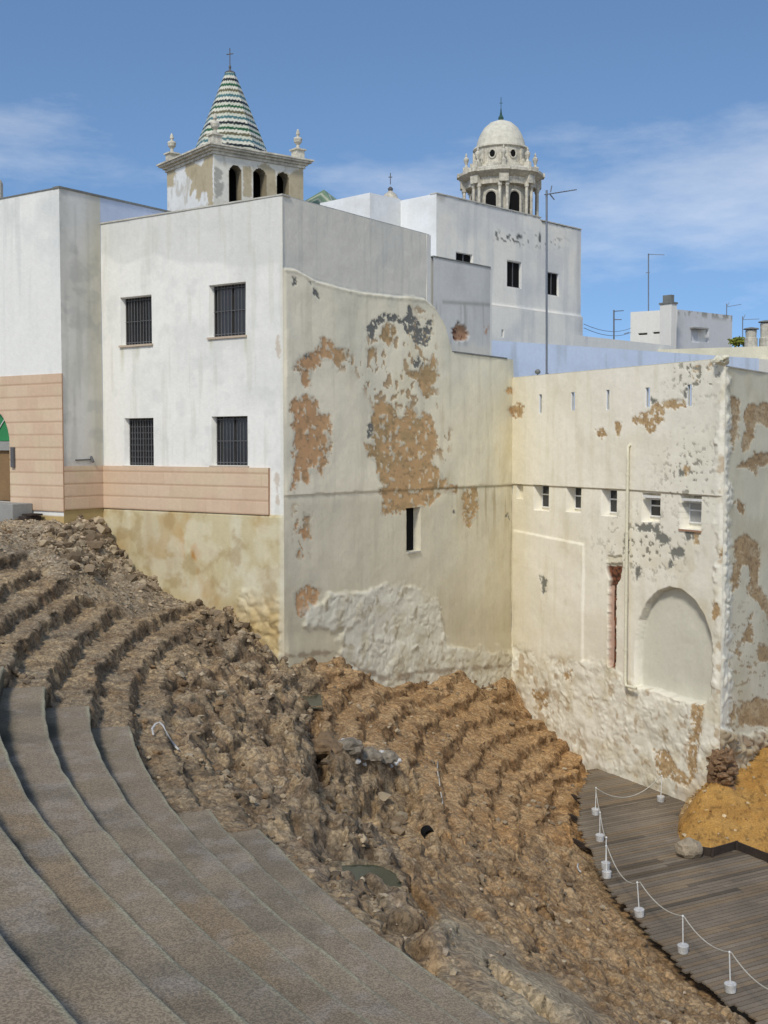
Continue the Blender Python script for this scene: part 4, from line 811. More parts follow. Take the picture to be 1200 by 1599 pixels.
# drain pipe
q0 = isec(986, 697, BC, dC); q1 = isec(985, 1066, BC, dC); sp0 = float((q0[:2]-BC)@dC); sp1 = float((q1[:2]-BC)@dC); q2 = isec(1004, 1074, BC, dC); sp2 = float((q2[:2]-BC)@dC)
dp_ = MB(); pts = [P3(BC, dC, nC, sp0, q0[2], .0), P3(BC, dC, nC, sp0, q0[2]+.06, .08), P3(BC, dC, nC, sp0+.01, q0[2]-.02, .17)]+[P3(BC, dC, nC, sp0+(sp1-sp0)*t, q0[2]+(q1[2]-q0[2])*t, .17+.10*t) for t in (.05, .3, .6, .9, .99)]+[P3(BC, dC, nC, sp1+.08, q1[2]-.09, .29), P3(BC, dC, nC, sp2, q2[2]+.02, .32)]
dp_.tube(pts, .06, 10); dpo = dp_.build('drainpipe', M['cream'], ch, smooth=True)
for t in (.12, .36, .62, .86):
    br_ = MB(); z = q0[2]+(q1[2]-q0[2])*t; br_.tube([P3(BC, dC, nC, sp0+(sp1-sp0)*t, z-.03, .17+.1*t), P3(BC, dC, nC, sp0+(sp1-sp0)*t, z+.03, .17+.1*t)], .075, 10); br_.build('pipe_bracket', M['cream'], dpo)
# wall D (runs back to the right from the corner)
CDp = BC+dC*sC1; DL = 9.0; ZDt = isec(1160, 577, CDp, dB)[2]
D_OCH = [Z6([(1035, 232), (1058, 222), (1076, 280), (1070, 350), (1062, 440), (1040, 478), (1034, 380)]), Z6([(1088, 300), (1130, 262), (1210, 248), (1210, 352), (1150, 350), (1140, 410), (1118, 462), (1085, 475), (1100, 380)]), Z6([(1048, 548), (1108, 512), (1138, 470), (1210, 470), (1210, 520), (1150, 538), (1148, 580), (1110, 552)]),
         Z6([(1048, 700), (1070, 688), (1098, 715), (1085, 750), (1060, 745)]), Z6([(1042, 870), (1085, 838), (1150, 880), (1166, 960), (1150, 1040), (1175, 1110), (1215, 1150), (1215, 1230), (1160, 1160), (1115, 1120), (1112, 1000), (1080, 970), (1062, 1060), (1035, 1130), (1045, 960)]),
         Z7([(1058, 590), (1100, 560), (1150, 545), (1215, 560), (1215, 660), (1140, 665), (1070, 672)]), Z7([(1015, 620), (1050, 580), (1055, 640), (1040, 675)]), Z7([(1085, 260), (1120, 170), (1135, 260), (1130, 300), (1090, 300)]), Z7([(1150, 310), (1215, 300), (1215, 380), (1160, 380)]), Z7([(1095, 400), (1130, 395), (1125, 420)]), Z7([(1060, 330), (1085, 340), (1070, 385)])]
def masksD(s, z, px, py):
    br, bd = patch(px, py, D_OCH, 4, 272); sc = (fbm(px*.15, py*.2, 4, 273) > .5)*1.0*sst(900, 1000, py)*.8
    low = sst(-3, 5, py-1142-fbm(px*.1, py*.02, 3, 274)*6-(px-1140)*.05); ed = sst(1143, 1134, px+fbm(py*.12, py*0, 3, 275)*6)*(py < 1160)
    return br, sc, low, ed
def dispD(s, z, px, py):
    br, sc, low, ed = masksD(s, z, px, py); f1, f2, cd = worley(s*3, z*3, 34); h = np.clip((f2-f1)*1.7, 0, 1)*cd
    return (fbm(s*.5, z*.5, 3, 276)*.03-.02*br+low*(.12+.22*h+fbm(s*2, z*2, 3, 277)*.1)+ed*(.02+h*.08))*sst(0, .15, s)
def colD(s, z, px, py, dp):
    br, sc, low, ed = masksD(s, z, px, py); c = np.zeros(s.shape+(3,))+lin((224, 216, 190)); c = mixc(c, lin((206, 196, 164)), sst(-.2, .7, fbm(s*.6, z*.6, 4, 281))*.7)
    c = mixc(c, (0, 0, 0), br)+br[..., None]*peelcol(px, py, 540); c = mixc(c, lin((172, 150, 116)), sc); c = mixc(c, lin((236, 232, 216)), ed*.7)
    l = np.zeros(c.shape)+lin((170, 156, 130)); l = mixc(l, lin((120, 96, 76)), sst(.1, .6, fbm(s*3, z*3, 4, 282))*.7); return mixc(c, (0, 0, 0), low)+l*low[..., None]
wall('wall', CDp, dB, nB, 0, DL, -14, ZDt, .05, (), colD, dispD, None, ch)
# parapet cap, roof and body
cb = MB(); cb.prism([off(BC, (-.7, nC), (.3, dC)), off(CDp, (-.7, nC), (-.5, nB)), off(CDp+dB*DL, (-.5, nB)), off(CDp+dB*DL, (-10, nB)), off(BC, (-9, nC), (1.5, dC))], -14, ZC-2.2); cb.build('body', M['body'], ch)
zs_ = min(r[2] for r in recC[:5])-.02
cap_ = MB()
cap_.obox(P3(BC, dC, nC, .02, ZC-.001, .04), uC*(sC1-.5), zv*.03, -nC3*.20); cap_.build('coping', M['cream'], ch)
ip = MB()
segs = [0.02]+sum([[r[0], r[1]] for r in recC[:5]], [])+[sC1-.3]
for a, b in zip(segs[::2], segs[1::2]): ip.obox(P3(BC, dC, nC, a, ZC-2.3, -.05), uC*(b-a), zv*2.29, -nC3*.03)
for r in recC[:5]:
    ip.obox(P3(BC, dC, nC, r[0], ZC-2.3, -.05), uC*(r[1]-r[0]), zv*(r[2]-ZC+2.3), -nC3*.03); ip.obox(P3(BC, dC, nC, r[0], r[3], -.05), uC*(r[1]-r[0]), zv*(ZC-r[3]-.01), -nC3*.03)
ip.build('parapet', M['cream'], ch)
dcap = MB(); dcap.obox(P3(CDp, dB, nB, .1, ZDt-.001, .03), uB*(DL-.1), zv*.04, -nB3*.4); dcap.build('coping', M['copingw'], ch)
# rough white quoin on top of the corner
cq = MB()
for i in range(9): cq.rock((CDp[0]-.03*i+random.uniform(-.1, .1), CDp[1]+random.uniform(-.1, .25), ZC+random.uniform(-.1, .06)), random.uniform(.1, .2), i, 2, .8)
cq.build('corner_masonry', M['cream'], ch)
# ================================================================== plank deck
uP = np.array([nC[0]*-1, nC[1]*-1])            # planks run square to wall C
vP = dC; PW = .175
def dk(x, y): return (np.array([x, y])-BC)@uP, (np.array([x, y])-BC)@vP
e2 = sorted([dk(*p)[::-1] for p in EDGE]); EV = np.array([p[0] for p in e2]); EU = np.array([p[1] for p in e2])
vm, vM = EV[0]-.1, EV[-1]+3.5; R_ = random.Random(3); V_, F_, C_ = [], [], []
i = 0; v = vm
while v < vM:
    eu = np.interp(v, EV, EU, right=EU[-1]+(v-EV[-1])*.9 if v > EV[-1] else None); u0 = eu+R_.uniform(-.02, .16)-.10; u1 = .02 if v < sC1 else 13.5
    if v < sC1 and u1 < u0: u0 = u1-.3
    w = PW-.028; zt = ZD+R_.uniform(-.004, .004); cuts = [u0]; 
    while cuts[-1]+3.2 < u1: cuts.append(cuts[-1]+R_.uniform(2.2, 4.2) if cuts[-1]+4.5 < u1 else u1)
    if cuts[-1] < u1: cuts.append(u1)
    for a, b in zip(cuts[:-1], cuts[1:]):
        nseg = max(1, int((b-a)/.3)); base = lin((124, 112, 96))*R_.uniform(.82, 1.14)
        if R_.random() < .3: base = mixc(base, lin((132, 112, 86)), np.array(.6))
        if R_.random() < .08: base = base*.6
        for j in range(nseg):
            ua, ub = a+(b-a)*j/nseg+(.004 if j == 0 else 0), a+(b-a)*(j+1)/nseg-(.004 if j == nseg-1 else 0); b0 = len(V_)
            for (uu, vv, z_) in ((ua, v, zt), (ub, v, zt), (ub, v+w, zt), (ua, v+w, zt), (ua, v, zt-.05), (ub, v, zt-.05), (ub, v+w, zt-.05), (ua, v+w, zt-.05)):
                p = BC+uP*uu+vP*vv; V_.append((p[0], p[1], z_)); C_.append(base*(1+.12*math.sin(uu*1.7+v)))
            F_ += [(b0, b0+1, b0+2, b0+3), (b0+4, b0+7, b0+6, b0+5), (b0, b0+4, b0+5, b0+1), (b0+2, b0+6, b0+7, b0+3)]
            if j == 0: F_.append((b0, b0+3, b0+7, b0+4))
            if j == nseg-1: F_.append((b0+1, b0+5, b0+6, b0+2))
    v += PW
dc = empty('plank_deck', (float(BC[0]+3), float(BC[1]-12), ZD), 'weathered grey plank deck curving between the ruined tiers and the cream wall', 'deck')
np_mesh('planks', np.array(V_), np.array(F_), np.array(C_), M['wood'], dc, smooth=False)
jb = MB()
for uu in np.arange(-6, 12, 1.5):
    p = BC+uP*uu+vP*8; jb.obox((p[0], p[1], ZD-.22), (uP[0]*.08, uP[1]*.08, 0), (vP[0]*(vM-8.2), vP[1]*(vM-8.2), 0), (0, 0, .16))
jb.build('joists', M['darkwood'], dc)
# ================================================================== ochre soil bank
MPX = [(1072, 1252), (1060, 1275), (1058, 1300), (1066, 1322), (1085, 1332), (1110, 1336), (1150, 1325), (1200, 1345), (1260, 1372), (1400, 1430)]
MW = np.array([onz(x, y, ZD)[:2] for x, y in MPX])
nt_, ns_ = 60, 220
tt = np.linspace(0, 1, ns_); L_ = np.concatenate([[0], np.cumsum(np.hypot(*np.diff(MW, axis=0).T))]); L_ /= L_[-1]
fx = np.interp(tt, L_, MW[:, 0]); fy = np.interp(tt, L_, MW[:, 1])
top = [isec(1132, 1225, CDp, dB), isec(1165, 1172, CDp, dB), isec(1200, 1152, CDp, dB)]
tx = CDp[0]-.3+(dB[0]*(DL+1))*tt**1.1; ty = CDp[1]-.1+(dB[1]*(DL+1))*tt**1.1
sd_ = np.hypot(tx-CDp[0], ty-CDp[1]); ST = [0]+[float((q[:2]-CDp)@dB) for q in top]+[12]; ZT = [-12.6]+[q[2] for q in top]+[top[-1][2]+.5]
tz = np.interp(sd_, ST, ZT)
kk = np.linspace(0, 1, nt_)[None]; X = fx[:, None]*(1-kk)+(tx-nB[0]*.3)[:, None]*kk; Y = fy[:, None]*(1-kk)+(ty-nB[1]*.3)[:, None]*kk
hgt = (tz[:, None]-ZD+.04)*np.clip(kk*.9+.10*np.sin(kk*3.14), 0, 1); Zm = ZD-.04+hgt+fbm(X*1.2, Y*1.2, 4, 301)*.10*np.sin(np.clip(kk, 0, .5)*3.14)+np.clip(fbm(X*5, Y*5, 3, 302), 0, 1)*.05
Zm += .10*sst(0, .05, kk)+np.clip(fbm(X*3, Y*3, 4, 306), -.3, 1)*.025
mc = np.zeros(X.shape+(3,))+lin((182, 138, 72)); mc = mixc(mc, lin((176, 130, 66)), sst(-.2, .6, fbm(X*.8, Y*.8, 4, 303))*.7); mc = mixc(mc, lin((190, 148, 84)), sst(.1, .7, fbm(X*2, Y*2, 4, 304))*.5)
mc = mixc(mc, lin((176, 156, 122)), np.clip(sst(.30, .05, tt[:, None]+0*kk)*(1-.4*kk)+sst(.9, 1, kk)*.5, 0, 1)*.8); mc = mixc(mc, lin((90, 66, 36)), (fbm(X*6, Y*6, 2, 305) > .62)*.5)
tag(np_mesh('soil_bank', np.stack([X, Y, Zm], -1).reshape(-1, 3), gridfaces(ns_, nt_)[:, ::-1], mc.reshape(-1, 3), M['soil']), kind='structure')
bpts = np.stack([X, Y, Zm], -1).reshape(-1, 3)
rocks('soil_pebbles', 350, lambda R, n: bpts[R.integers(0, len(bpts), n)]+R.normal(0, .04, (n, 3))*[1, 1, 0], (.015, .09), [lin((180, 150, 100)), lin((140, 104, 60)), lin((196, 176, 140))], 12)
# kerb of dark boards
kb = MB(); KP = [(1092, 1334), (1112, 1337), (1150, 1326), (1200, 1346), (1290, 1384)]; KW = [onz(x, y+1, ZD) for x, y in KP]
for a, b in zip(KW[:-1], KW[1:]):
    d = b-a; n = np.array([-d[1], d[0], 0])/np.hypot(d[0], d[1])*.05; kb.obox(a+np.array([0, 0, .006]), d*.998, n, (0, 0, .26))
ko = empty('timber_kerb', KW[1], 'dark timber kerb holding the ochre soil back from the deck', 'kerb'); kb.build('boards', M['darkwood'], ko)
kp = MB()
for q in KW[:-1]: kp.obox(q+np.array([-.04, -.07, .006]), (.08, 0, 0), (0, .05, 0), (0, 0, .30))
kp.build('post', M['darkwood'], ko)
# brick rubble foot of the corner, white rock, small stones
stubm = mat('stub_brick', lin((140, 112, 84)), n1=(3, .45), n2=(12, .4), bump=1, bscale=10, bdist=.1); bp_ = MB(); R_ = random.Random(9)
bp_.rock((*(CDp+dB*.25+nB*.02), isec(1108, 1222, CDp, dB)[2]+.15), (.42, .42, .8), 77, 4, 1, .5)
for i in range(70):
    a, b2_ = R_.uniform(0, 6.28), R_.uniform(-1.1, 1.3); bp_.rock((CDp[0]+dB[0]*.25+nB[0]*.02+.42*math.cos(a)*math.cos(b2_), CDp[1]+dB[1]*.25+nB[1]*.02+.42*math.sin(a)*math.cos(b2_), isec(1108, 1222, CDp, dB)[2]+.1+.8*math.sin(b2_)), R_.uniform(.10, .22), 200+i, 2, .55, .6)
tag(bp_.build('masonry_stub', stubm), 'broken brown brick masonry stub at the foot of the cream corner above the ochre soil', 'masonry'); bp_ = MB()
for i in range(60):
    q = onz(R_.uniform(1084, 1122), R_.uniform(1243, 1262), ZD+.1); bp_.rock((q[0], q[1], ZD+.05+R_.random()*.25), R_.uniform(.06, .15), i, 2, .6, .5)
tag(bp_.build('brick_rubble', stubm), kind='stuff')
wr = MB(); q = onz(1076, 1338, ZD); wr.rock((q[0], q[1], ZD+.24), (.36, .3, .34), 4, 3, 1, .3); tag(wr.build('boulder', M['rock'], smooth=False), 'pale boulder on the deck at the tip of the ochre soil', 'boulder')
# ================================================================== rope barrier
POSTS = [(1032, 1252, 'thin rope post standing against the foot of the cream wall'), (930, 1272, 'rope post with white foot, farthest along the curved deck edge'), (937, 1313, 'second rope post with white foot from the far end of the curved deck edge'),
         (948, 1371, 'rope post with white foot, nearer of the close pair on the deck edge'), (946, 1357, 'rope post with white foot, farther of the close pair on the deck edge'), (999, 1431, 'rope post with white foot, third from the bottom of the deck edge'), (1067, 1488, 'rope post with white foot, second from the bottom of the deck edge'),
         (1141, 1549, 'rope post with white foot, nearest the camera at the bottom of the deck edge'), (1232, 1621, None)]
def make_post():
    o = bpy.data.objects.new('rope_post', None); SC.collection.objects.link(o); o.empty_display_size = .2
    f = MB(); f.lathe((0, 0, 0), [(.10, 0), (.125, .01), (.14, .17), (.145, .20), (.13, .215), (.03, .218)], 20); f.build('foot', M['pot'], o, smooth=False)
    p = MB(); p.tube([(0, 0, .2), (.002, 0, .93)], .016, 8); p.build('pole', M['white'], o)
    c = MB(); c.lathe((0, 0, .93), [(.018, 0), (.028, .01), (.028, .035), (.014, .055)], 10); c.build('cap', M['white'], o)
    return o
proto = make_post(); TOPS = []
for i, (x, y, lb_) in enumerate(POSTS):
    q = onz(x, y, ZD+.004)
    if i == 0: o = proto
    else:
        o = proto.copy(); SC.collection.objects.link(o)
        for c in list(proto.children): d = c.copy(); SC.collection.objects.link(d); d.parent = o
    o.location = tuple(q); o.rotation_euler = (math.radians(R_.uniform(-4, 4)), math.radians(R_.uniform(-4, 4)), R_.uniform(0, 6)); o['label'] = lb_ or 'rope post with white foot just past the bottom right of the view'; o['category'] = 'rope post'; o['group'] = 'rope posts along the deck edge'
    TOPS.append(q+np.array([0, 0, .955]))
def ropec(a, b, sag, n=18):
    return [a+(b-a)*t-np.array([0, 0, sag*4*t*(1-t)]) for t in np.linspace(0, 1, n)]
RP = [(0, 1, .55, 'slack rope hanging from the wall post across to the farthest deck-edge post'), (1, 2, .12, 'rope between the two farthest posts of the deck edge'), (2, 4, .15, 'rope from the second far post to the close pair'), (3, 5, .40, 'sagging rope between the close pair and the third post from the bottom'),
      (5, 6, .22, 'rope between the third and second posts from the bottom'), (6, 7, .22, 'rope between the two posts nearest the camera'), (7, 8, .25, 'rope leaving the nearest post towards the bottom right corner')]
for a, b, sg, lb_ in RP:
    r_ = MB(); r_.tube(ropec(TOPS[a], TOPS[b], sg), .016, 6); tag(r_.build('rope', M['rope'], smooth=True), lb_, 'rope', 'ropes strung between the deck posts')
# ================================================================== finds lying on the ruins
def on_hit(px_, py_): return hit(px_, py_)
def rockset(name, pts, m, label, cat, seed):
    b = MB()
    for i, (x, y, r, f) in enumerate(pts): q = on_hit(x, y); b.rock((q[0], q[1], q[2]+r*f*.35), r, seed+i, 3, f, .45)
    return tag(b.build(name, m), label, cat)
gm = mat('grey_mortar', lin((140, 130, 114)), n1=(3, .5), n2=(9, .4), bump=1, bscale=10, bdist=.08)
rockset('stone_block', [(507, 1172, .52, .6)], mat('brown_block', lin((132, 110, 84)), n1=(3, .25), n2=(10, .3), bump=1, bscale=9, bdist=.08), 'big brown rounded stone at the left end of the pale mortar lumps', 'stone', 20)
rockset('mortar_lump', [(548, 1170, .38, .55)], gm, 'grey and white mortar lump, left one of the two above the pit', 'mortar lump', 24)
rockset('mortar_lump', [(578, 1184, .36, .5), (603, 1188, .34, .5)], gm, 'long grey and white mortar lump, right one above the pit', 'mortar lump', 27)
wl_ = MB()
for i, (x, y) in enumerate([(530, 1162), (537, 1158), (546, 1157), (553, 1159), (528, 1170), (573, 1176), (584, 1176), (596, 1177), (607, 1180), (615, 1187), (619, 1195), (557, 1192), (569, 1196), (611, 1199), (623, 1190)]):
    q = on_hit(x, y); wl_.rock((q[0], q[1], q[2]+.05), random.uniform(.05, .11), 40+i, 2, .8, .5)
tag(wl_.build('lime_chunks', M['pot']), 'white lime chunks scattered round the mortar lumps', 'lime', kind='stuff')
q = on_hit(663, 1309); pp = MB(); ax = np.array([-.25, -.9, -.1]); pp.lathe((0, 0, 0), [(.16, 0), (.16, .3), (.13, .3), (.13, .05), (.0, .05)], 20)
po = pp.build('drain_pipe_mouth', M['dark'], smooth=False); po.location = tuple(q+np.array([.06, .3, .1])); po.rotation_euler = (math.radians(95), 0, math.radians(15)); tag(po, 'black round pipe mouth sticking out of the brown soil', 'pipe')
cb_ = MB(); pts = [on_hit(x, y)+np.array([0, 0, .06+.12*h]) for x, y, h in [(240, 1152, 0), (238, 1147, .5), (243, 1144, 1), (250, 1143, 1.2), (256, 1147, 1), (261, 1157, .6), (266, 1164, .3), (272, 1169, .2), (279, 1175, 0)]]
cb_.tube(pts, [.02, .025, .025, .02, .02, .03, .035, .03, .02], 7); tag(cb_.build('cable', M['pot'], smooth=True), 'white plastic cable sticking out of the ruined tiers above the seating', 'cable')
hk = MB(); pts = [on_hit(x, y)+np.array([0, 0, .07]) for x, y in [(903, 1352), (902, 1357), (904, 1362), (907, 1365)]]; hk.tube(pts, .025, 6); tag(hk.build('hose', M['pot'], smooth=True), 'short bent end of white hose in the soil beside the deck', 'hose')
wc = MB(); pts = [on_hit(x, y)+np.array([0, 0, .05]) for x, y in [(684, 1192), (683, 1205), (686, 1220), (688, 1238), (691, 1252), (692, 1270)]]; wc.tube(pts, .022, 6); tag(wc.build('wire', M['rope'], smooth=True), 'thin pale wire running down the tiers in the middle of the ruins', 'wire')
# ================================================================== pale blue terrace wall behind the cream house
dW = dirn(54.7); nW = np.array([dW[1], -dW[0]]); PW0 = atY(764, 600, 57)[:2]; zW = atY(764, 531, 57)[2]
def wend(px, P=PW0, d=dW): return float((isec(px, 600, P, d)[:2]-P)@d)
def face_box(name, P, d, L, z0, z1, thick, m, parent, nside=1):
    """upright slab: front from P along d, thickness away from the viewer"""
    n = np.array([d[1], -d[0]])*nside; b = MB(); b.obox((P[0], P[1], z0), (d[0]*L, d[1]*L, 0), (-n[0]*thick, -n[1]*thick, 0), (0, 0, z1-z0)); return b.build(name, m, parent)
bw = empty('blue_terrace_wall', (PW0[0], PW0[1], -2), 'long pale blue washed terrace wall behind the slitted cream parapet', 'wall')
Lw = wend(1185)
def colW(s, z, px, py, dp):
    c = np.zeros(s.shape+(3,))+lin((206, 220, 240)); c = mixc(c, lin((194, 208, 228)), sst(-.2, .7, fbm(s*.3, z*.6, 4, 401))*.6); return mixc(c, lin((170, 178, 186)), sst(.3, .8, fbm(s*2, z*.3, 3, 402))*.4)
wall('wall', PW0, dW, nW, 0, Lw, -4, zW, .12, (), colW, None, None, bw)
face_box('wall_core', PW0-nW*.01, dW, Lw, -4, zW-.005, .35, M['blue'], bw)
pw1 = PW0+dW*Lw; bw2 = MB(); bw2.obox((pw1[0], pw1[1], -4), (dW[0]*9, dW[1]*9, 0), (nW[0]*-.4, nW[1]*-.4, 0), (0, 0, zW+4-.02)); tag(bw2.build('grey_terrace_wall', M['body']), 'greyish terrace wall at the right edge beyond the blue one', 'wall')
# low grey parapet and cream parapet above it
def slab_px(name, x0, y0, x1, y1, Y0, deg, m, label, cat, thick=.4, hgt=1.2, parent=None, y1same=True):
    P = atY(x0, y0, Y0); d = dirn(deg); L = float((isec(x1, y1, P, d)[:2]-P[:2])@d); o = face_box(name, P[:2], d, L, P[2]-hgt, P[2], thick, m, parent)
    if label: tag(o, label, cat)
    return o, P, d, L
slab_px('roof_parapet', 895, 523, 1052, 542, 66, 46, M['body'], 'low grey roof parapet running towards the rooftop hut', 'parapet', hgt=1.6)
slab_px('roof_parapet', 1020, 546, 1320, 528, 72, 112, M['cream'], 'low cream roof parapet in front of the rooftop hut', 'parapet', hgt=1.3)
# ------------------------------------------------------------------ grey stair block just behind wall B
gb = empty('grey_rooftop_block', (1, 48, -2), 'grey rendered rooftop block with a hole in its plaster before the tall white house', 'house')
PX2 = atY(677, 401, 49.6); dX2 = dirn(41); nX2 = np.array([dX2[1], -dX2[0]]); LX2 = float((isec(766, 418, PX2, dX2)[:2]-PX2[:2])@dX2)
HOLE = [(707, 516), (716, 504), (726, 510), (733, 522), (730, 531), (710, 532)]
def colX2(s, z, px, py, dp):
    c = np.zeros(s.shape+(3,))+lin((208, 208, 204)); c = mixc(c, lin((188, 188, 184)), sst(-.2, .7, fbm(s*.7, z*.5, 4, 411))*.6); c = mixc(c, lin((150, 148, 140)), sst(.1, .7, fbm(s*4, z*.25, 4, 412))*.55*sst(468, 480, py))
    c = mixc(c, lin((140, 138, 128)), np.exp(-((py-472-(px-700)*.06)/3)**2)*(px > 692)*.6); h = sst(-1.5, 1.5, sdp(px, py, HOLE)+fbm(px*.3, py*.3, 3, 413)*2.5); hc = np.zeros(c.shape)+lin((172, 134, 104)); hc = mixc(hc, lin((96, 62, 48)), sst(0, .4, fbm(px*.4, py*.4, 3, 414)))
    c = mixc(c, (0, 0, 0), h)+hc*h[..., None]; p = np.exp(-((px-760)/4)**2-((py-515)/9)**2)*sst(0, .3, fbm(px*.3, py*.2, 3, 415)); c = mixc(c, lin((180, 140, 110)), p); return mixc(c, lin((214, 210, 198)), sst(533, 543, py+fbm(px*.1, py*.1, 2, 416)*4)*.8)
def dX2f(s, z, px, py): return -.12*sst(-1, 1, sdp(px, py, HOLE)+fbm(px*.3, py*.3, 3, 413)*2.5)
wall('wall', PX2[:2], dX2, nX2, 0, LX2, -4, PX2[2], .06, (), colX2, dX2f, None, gb)
bb = MB(); q0_ = PX2[:2]; q1_ = q0_+dX2*LX2; bb.prism([q0_-nX2*.14, q1_-nX2*.14, q1_-nX2*6, q0_-nX2*6], -4, PX2[2]-.01); bb.build('body', M['body'], gb)
face_box('coping', q0_+nX2*.03, dX2, LX2, PX2[2]-.002, PX2[2]+.05, .3, M['coping'], gb)
face_box('return_wall', q1_+dX2*.002, -nX2, 6, -4, PX2[2]-.004, .12, M['body'], gb, -1)
# ------------------------------------------------------------------ tall white house
tw = empty('tall_white_house', (3, 59, -2), 'tall white house with small black windows below the domed tower', 'house')
dX = dirn(44); nX = np.array([dX[1], -dX[0]]); dL = np.array([-dX[1], dX[0]])
Pd = atY(682, 302, 58.0)[:2]; ZX = atY(682, 302, 58)[2]; L1 = float((isec(845, 340, Pd, dX)[:2]-Pd)@dX); L2 = float((isec(908, 357, Pd, dX)[:2]-Pd)@dX)
def rx(a, b, c, d, dep=.16): return recpx(a, b, c, d, Pd, dX, dep)
recX = [rx(713, 396, 738, 424), rx(792, 409, 814, 449), rx(853, 426, 873, 461), rx(780, 515, 783, 526, .15)]
def colX(s, z, px, py, dp):
    c = np.zeros(s.shape+(3,))+lin((236, 232, 220)); c = mixc(c, lin((200, 203, 204)), sst(-.2, .7, fbm(s*.4, z*.4, 4, 421))*.6); c = mixc(c, lin((200, 201, 198)), sst(.15, .8, fbm(s*3, z*.2, 4, 422))*.4)
    k = sst(.52, .6, fbm(px*.16, py*.22, 4, 423))*np.exp(-((py-372-(px-790)*.08)/9)**2)*sst(765, 785, px)*sst(900, 850, px); c = mixc(c, lin((112, 112, 106)), np.clip(k*1.3, 0, 1))
    for x, y, a, b in ((775, 366, 2, 5), (811, 370, 4, 4), (843, 370, 2, 7)): c = mixc(c, lin((96, 98, 94)), sst(1.3, .7, np.hypot((px-x)/a, (py-y)/b)+fbm(px*.4, py*.4, 2, 424)*.4))
    top = np.interp(px, [682, 845, 847, 908], [302, 340, 348, 357]); c = mixc(c, lin((148, 142, 128)), sst(14, 2, py-top+fbm(px*.1, py*.1, 3, 425)*7)*.5*sst(700, 690, px)+0*px)
    c = mixc(c, lin((130, 130, 120)), sst(4, 0, py-top)*(fbm(px*.2, py*0, 3, 426) > .15)*.7); ld = 475+(px-765)*.135; c = mixc(c, lin((150, 150, 146)), np.exp(-((py-ld-2)/1.3)**2)*.6)
    c = mixc(c, lin((168, 172, 174)), np.exp(-((px-905)/4)**2)*.4); return c
def dXf(s, z, px, py): return .16*sst(-1, 1, py-475-(px-765)*.135)+fbm(s*.5, z*.5, 3, 427)*.02
Z2 = isec(878, 352, Pd, dX)[2]
wall('wall', Pd, dX, nX, 0, L2, -6, ZX, .09, recX, colX, dXf, lambda s, z: (s < L1) | (z < Z2), tw)
for i, r in enumerate(recX[:3]):
    b = MB(); b.obox(P3(Pd, dX, nX, r[0]+.01, r[2]+.01, -.155), (dX[0]*(r[1]-r[0]-.02), dX[1]*(r[1]-r[0]-.02), 0), zv*(r[3]-r[2]-.02), (nX[0]*.02, nX[1]*.02, 0)); wo_ = b.build('window', M['dark'], tw)
    f = MB(); t = .05; u = np.array([dX[0], dX[1], 0])
    for a, bq, w, h in ((r[0], r[2], r[1]-r[0], t), ((r[0]+r[1])/2-t/2, r[2]+t, t, r[3]-r[2]-t)): f.obox(P3(Pd, dX, nX, a, bq, -.125), u*w, zv*h, np.array([nX[0], nX[1], 0])*.04)
    f.build('frame', M['iron'], wo_)
cW = float((isec(626, 310, Pd, dL)[:2]-Pd)@dL); Pc = Pd+dL*cW; zc2 = isec(626, 310, Pd, dL)[2]
bL = float((isec(578, 301, Pc, dX)[:2]-Pc)@dX); Pb = Pc+dX*bL; zb2 = isec(579, 301, Pc, dX)[2]
aL = float((isec(500, 320, Pb, dL)[:2]-Pb)@dL); Pa = Pb+dL*aL; print('X', ZX, zc2, zb2, isec(500, 320, Pb, dL)[2], L1, L2, cW, bL, aL)
wb = MB()
wb.prism([Pd-nX*.4+dX*.06, Pd+dX*L1-nX*.4, Pd+dX*L1-nX*9, Pd-nX*9+dX*.06], -6, ZX-.01); wb.prism([Pd+dX*(L1+.002)-nX*.4, Pd+dX*L2-nX*.4, Pd+dX*L2-nX*9, Pd+dX*(L1+.002)-nX*9], -6, Z2-.01); wb.build('body', M['body'], tw)
def plain(s, z, px, py, dp):
    c = np.zeros(s.shape+(3,))+lin((232, 234, 234)); c = mixc(c, lin((206, 206, 200)), sst(0, .8, fbm(s*.5, z*.5, 4, 431))*.5); return mixc(c, lin((176, 168, 148)), sst(2.2, .1, ZX-z+fbm(s*1.2, z, 3, 432)*.8)*.12*sst(.1, .5, fbm(s*1.2, z*.6, 3, 433)))
wall('wall', Pd, dL, -dX, 0, cW+.0, -4, ZX, .12, (), plain, None, None, tw)
wall('wall', Pc, dX, nX, bL, 0, -4, zb2, .12, (), lambda *a: plain(*a)*.96, None, None, tw)
wall('wall', Pb, dL, -dX, 0, aL, -4, zb2, .12, (), plain, None, None, tw)
wb = MB(); wb.prism([Pb+dX*.06+dL*.06, Pc+dL*.06-dX*.01, Pc+dL*aL-dX*.01, Pa+dX*.06], -4, zb2-.02); wb.prism([Pc+dX*.03+dL*.02, Pd+dX*.09+dL*.02, Pd+dX*.09-nX*8.9, Pc+dX*.03-nX*8], -4, ZX-.03); wb.build('body', M['body'], tw)
cpx = MB(); cpx.obox(P3(Pd, dX, nX, -.03, ZX-.003, .04), (dX[0]*(L1+.03), dX[1]*(L1+.03), 0), zv*.05, (-nX[0]*.45, -nX[1]*.45, 0)); cpx.obox(P3(Pd, dX, nX, L1+.005, Z2-.003, .04), (dX[0]*(L2-L1), dX[1]*(L2-L1), 0), zv*.06, (-nX[0]*.45, -nX[1]*.45, 0)); cpx.build('coping', M['copingw'], tw)
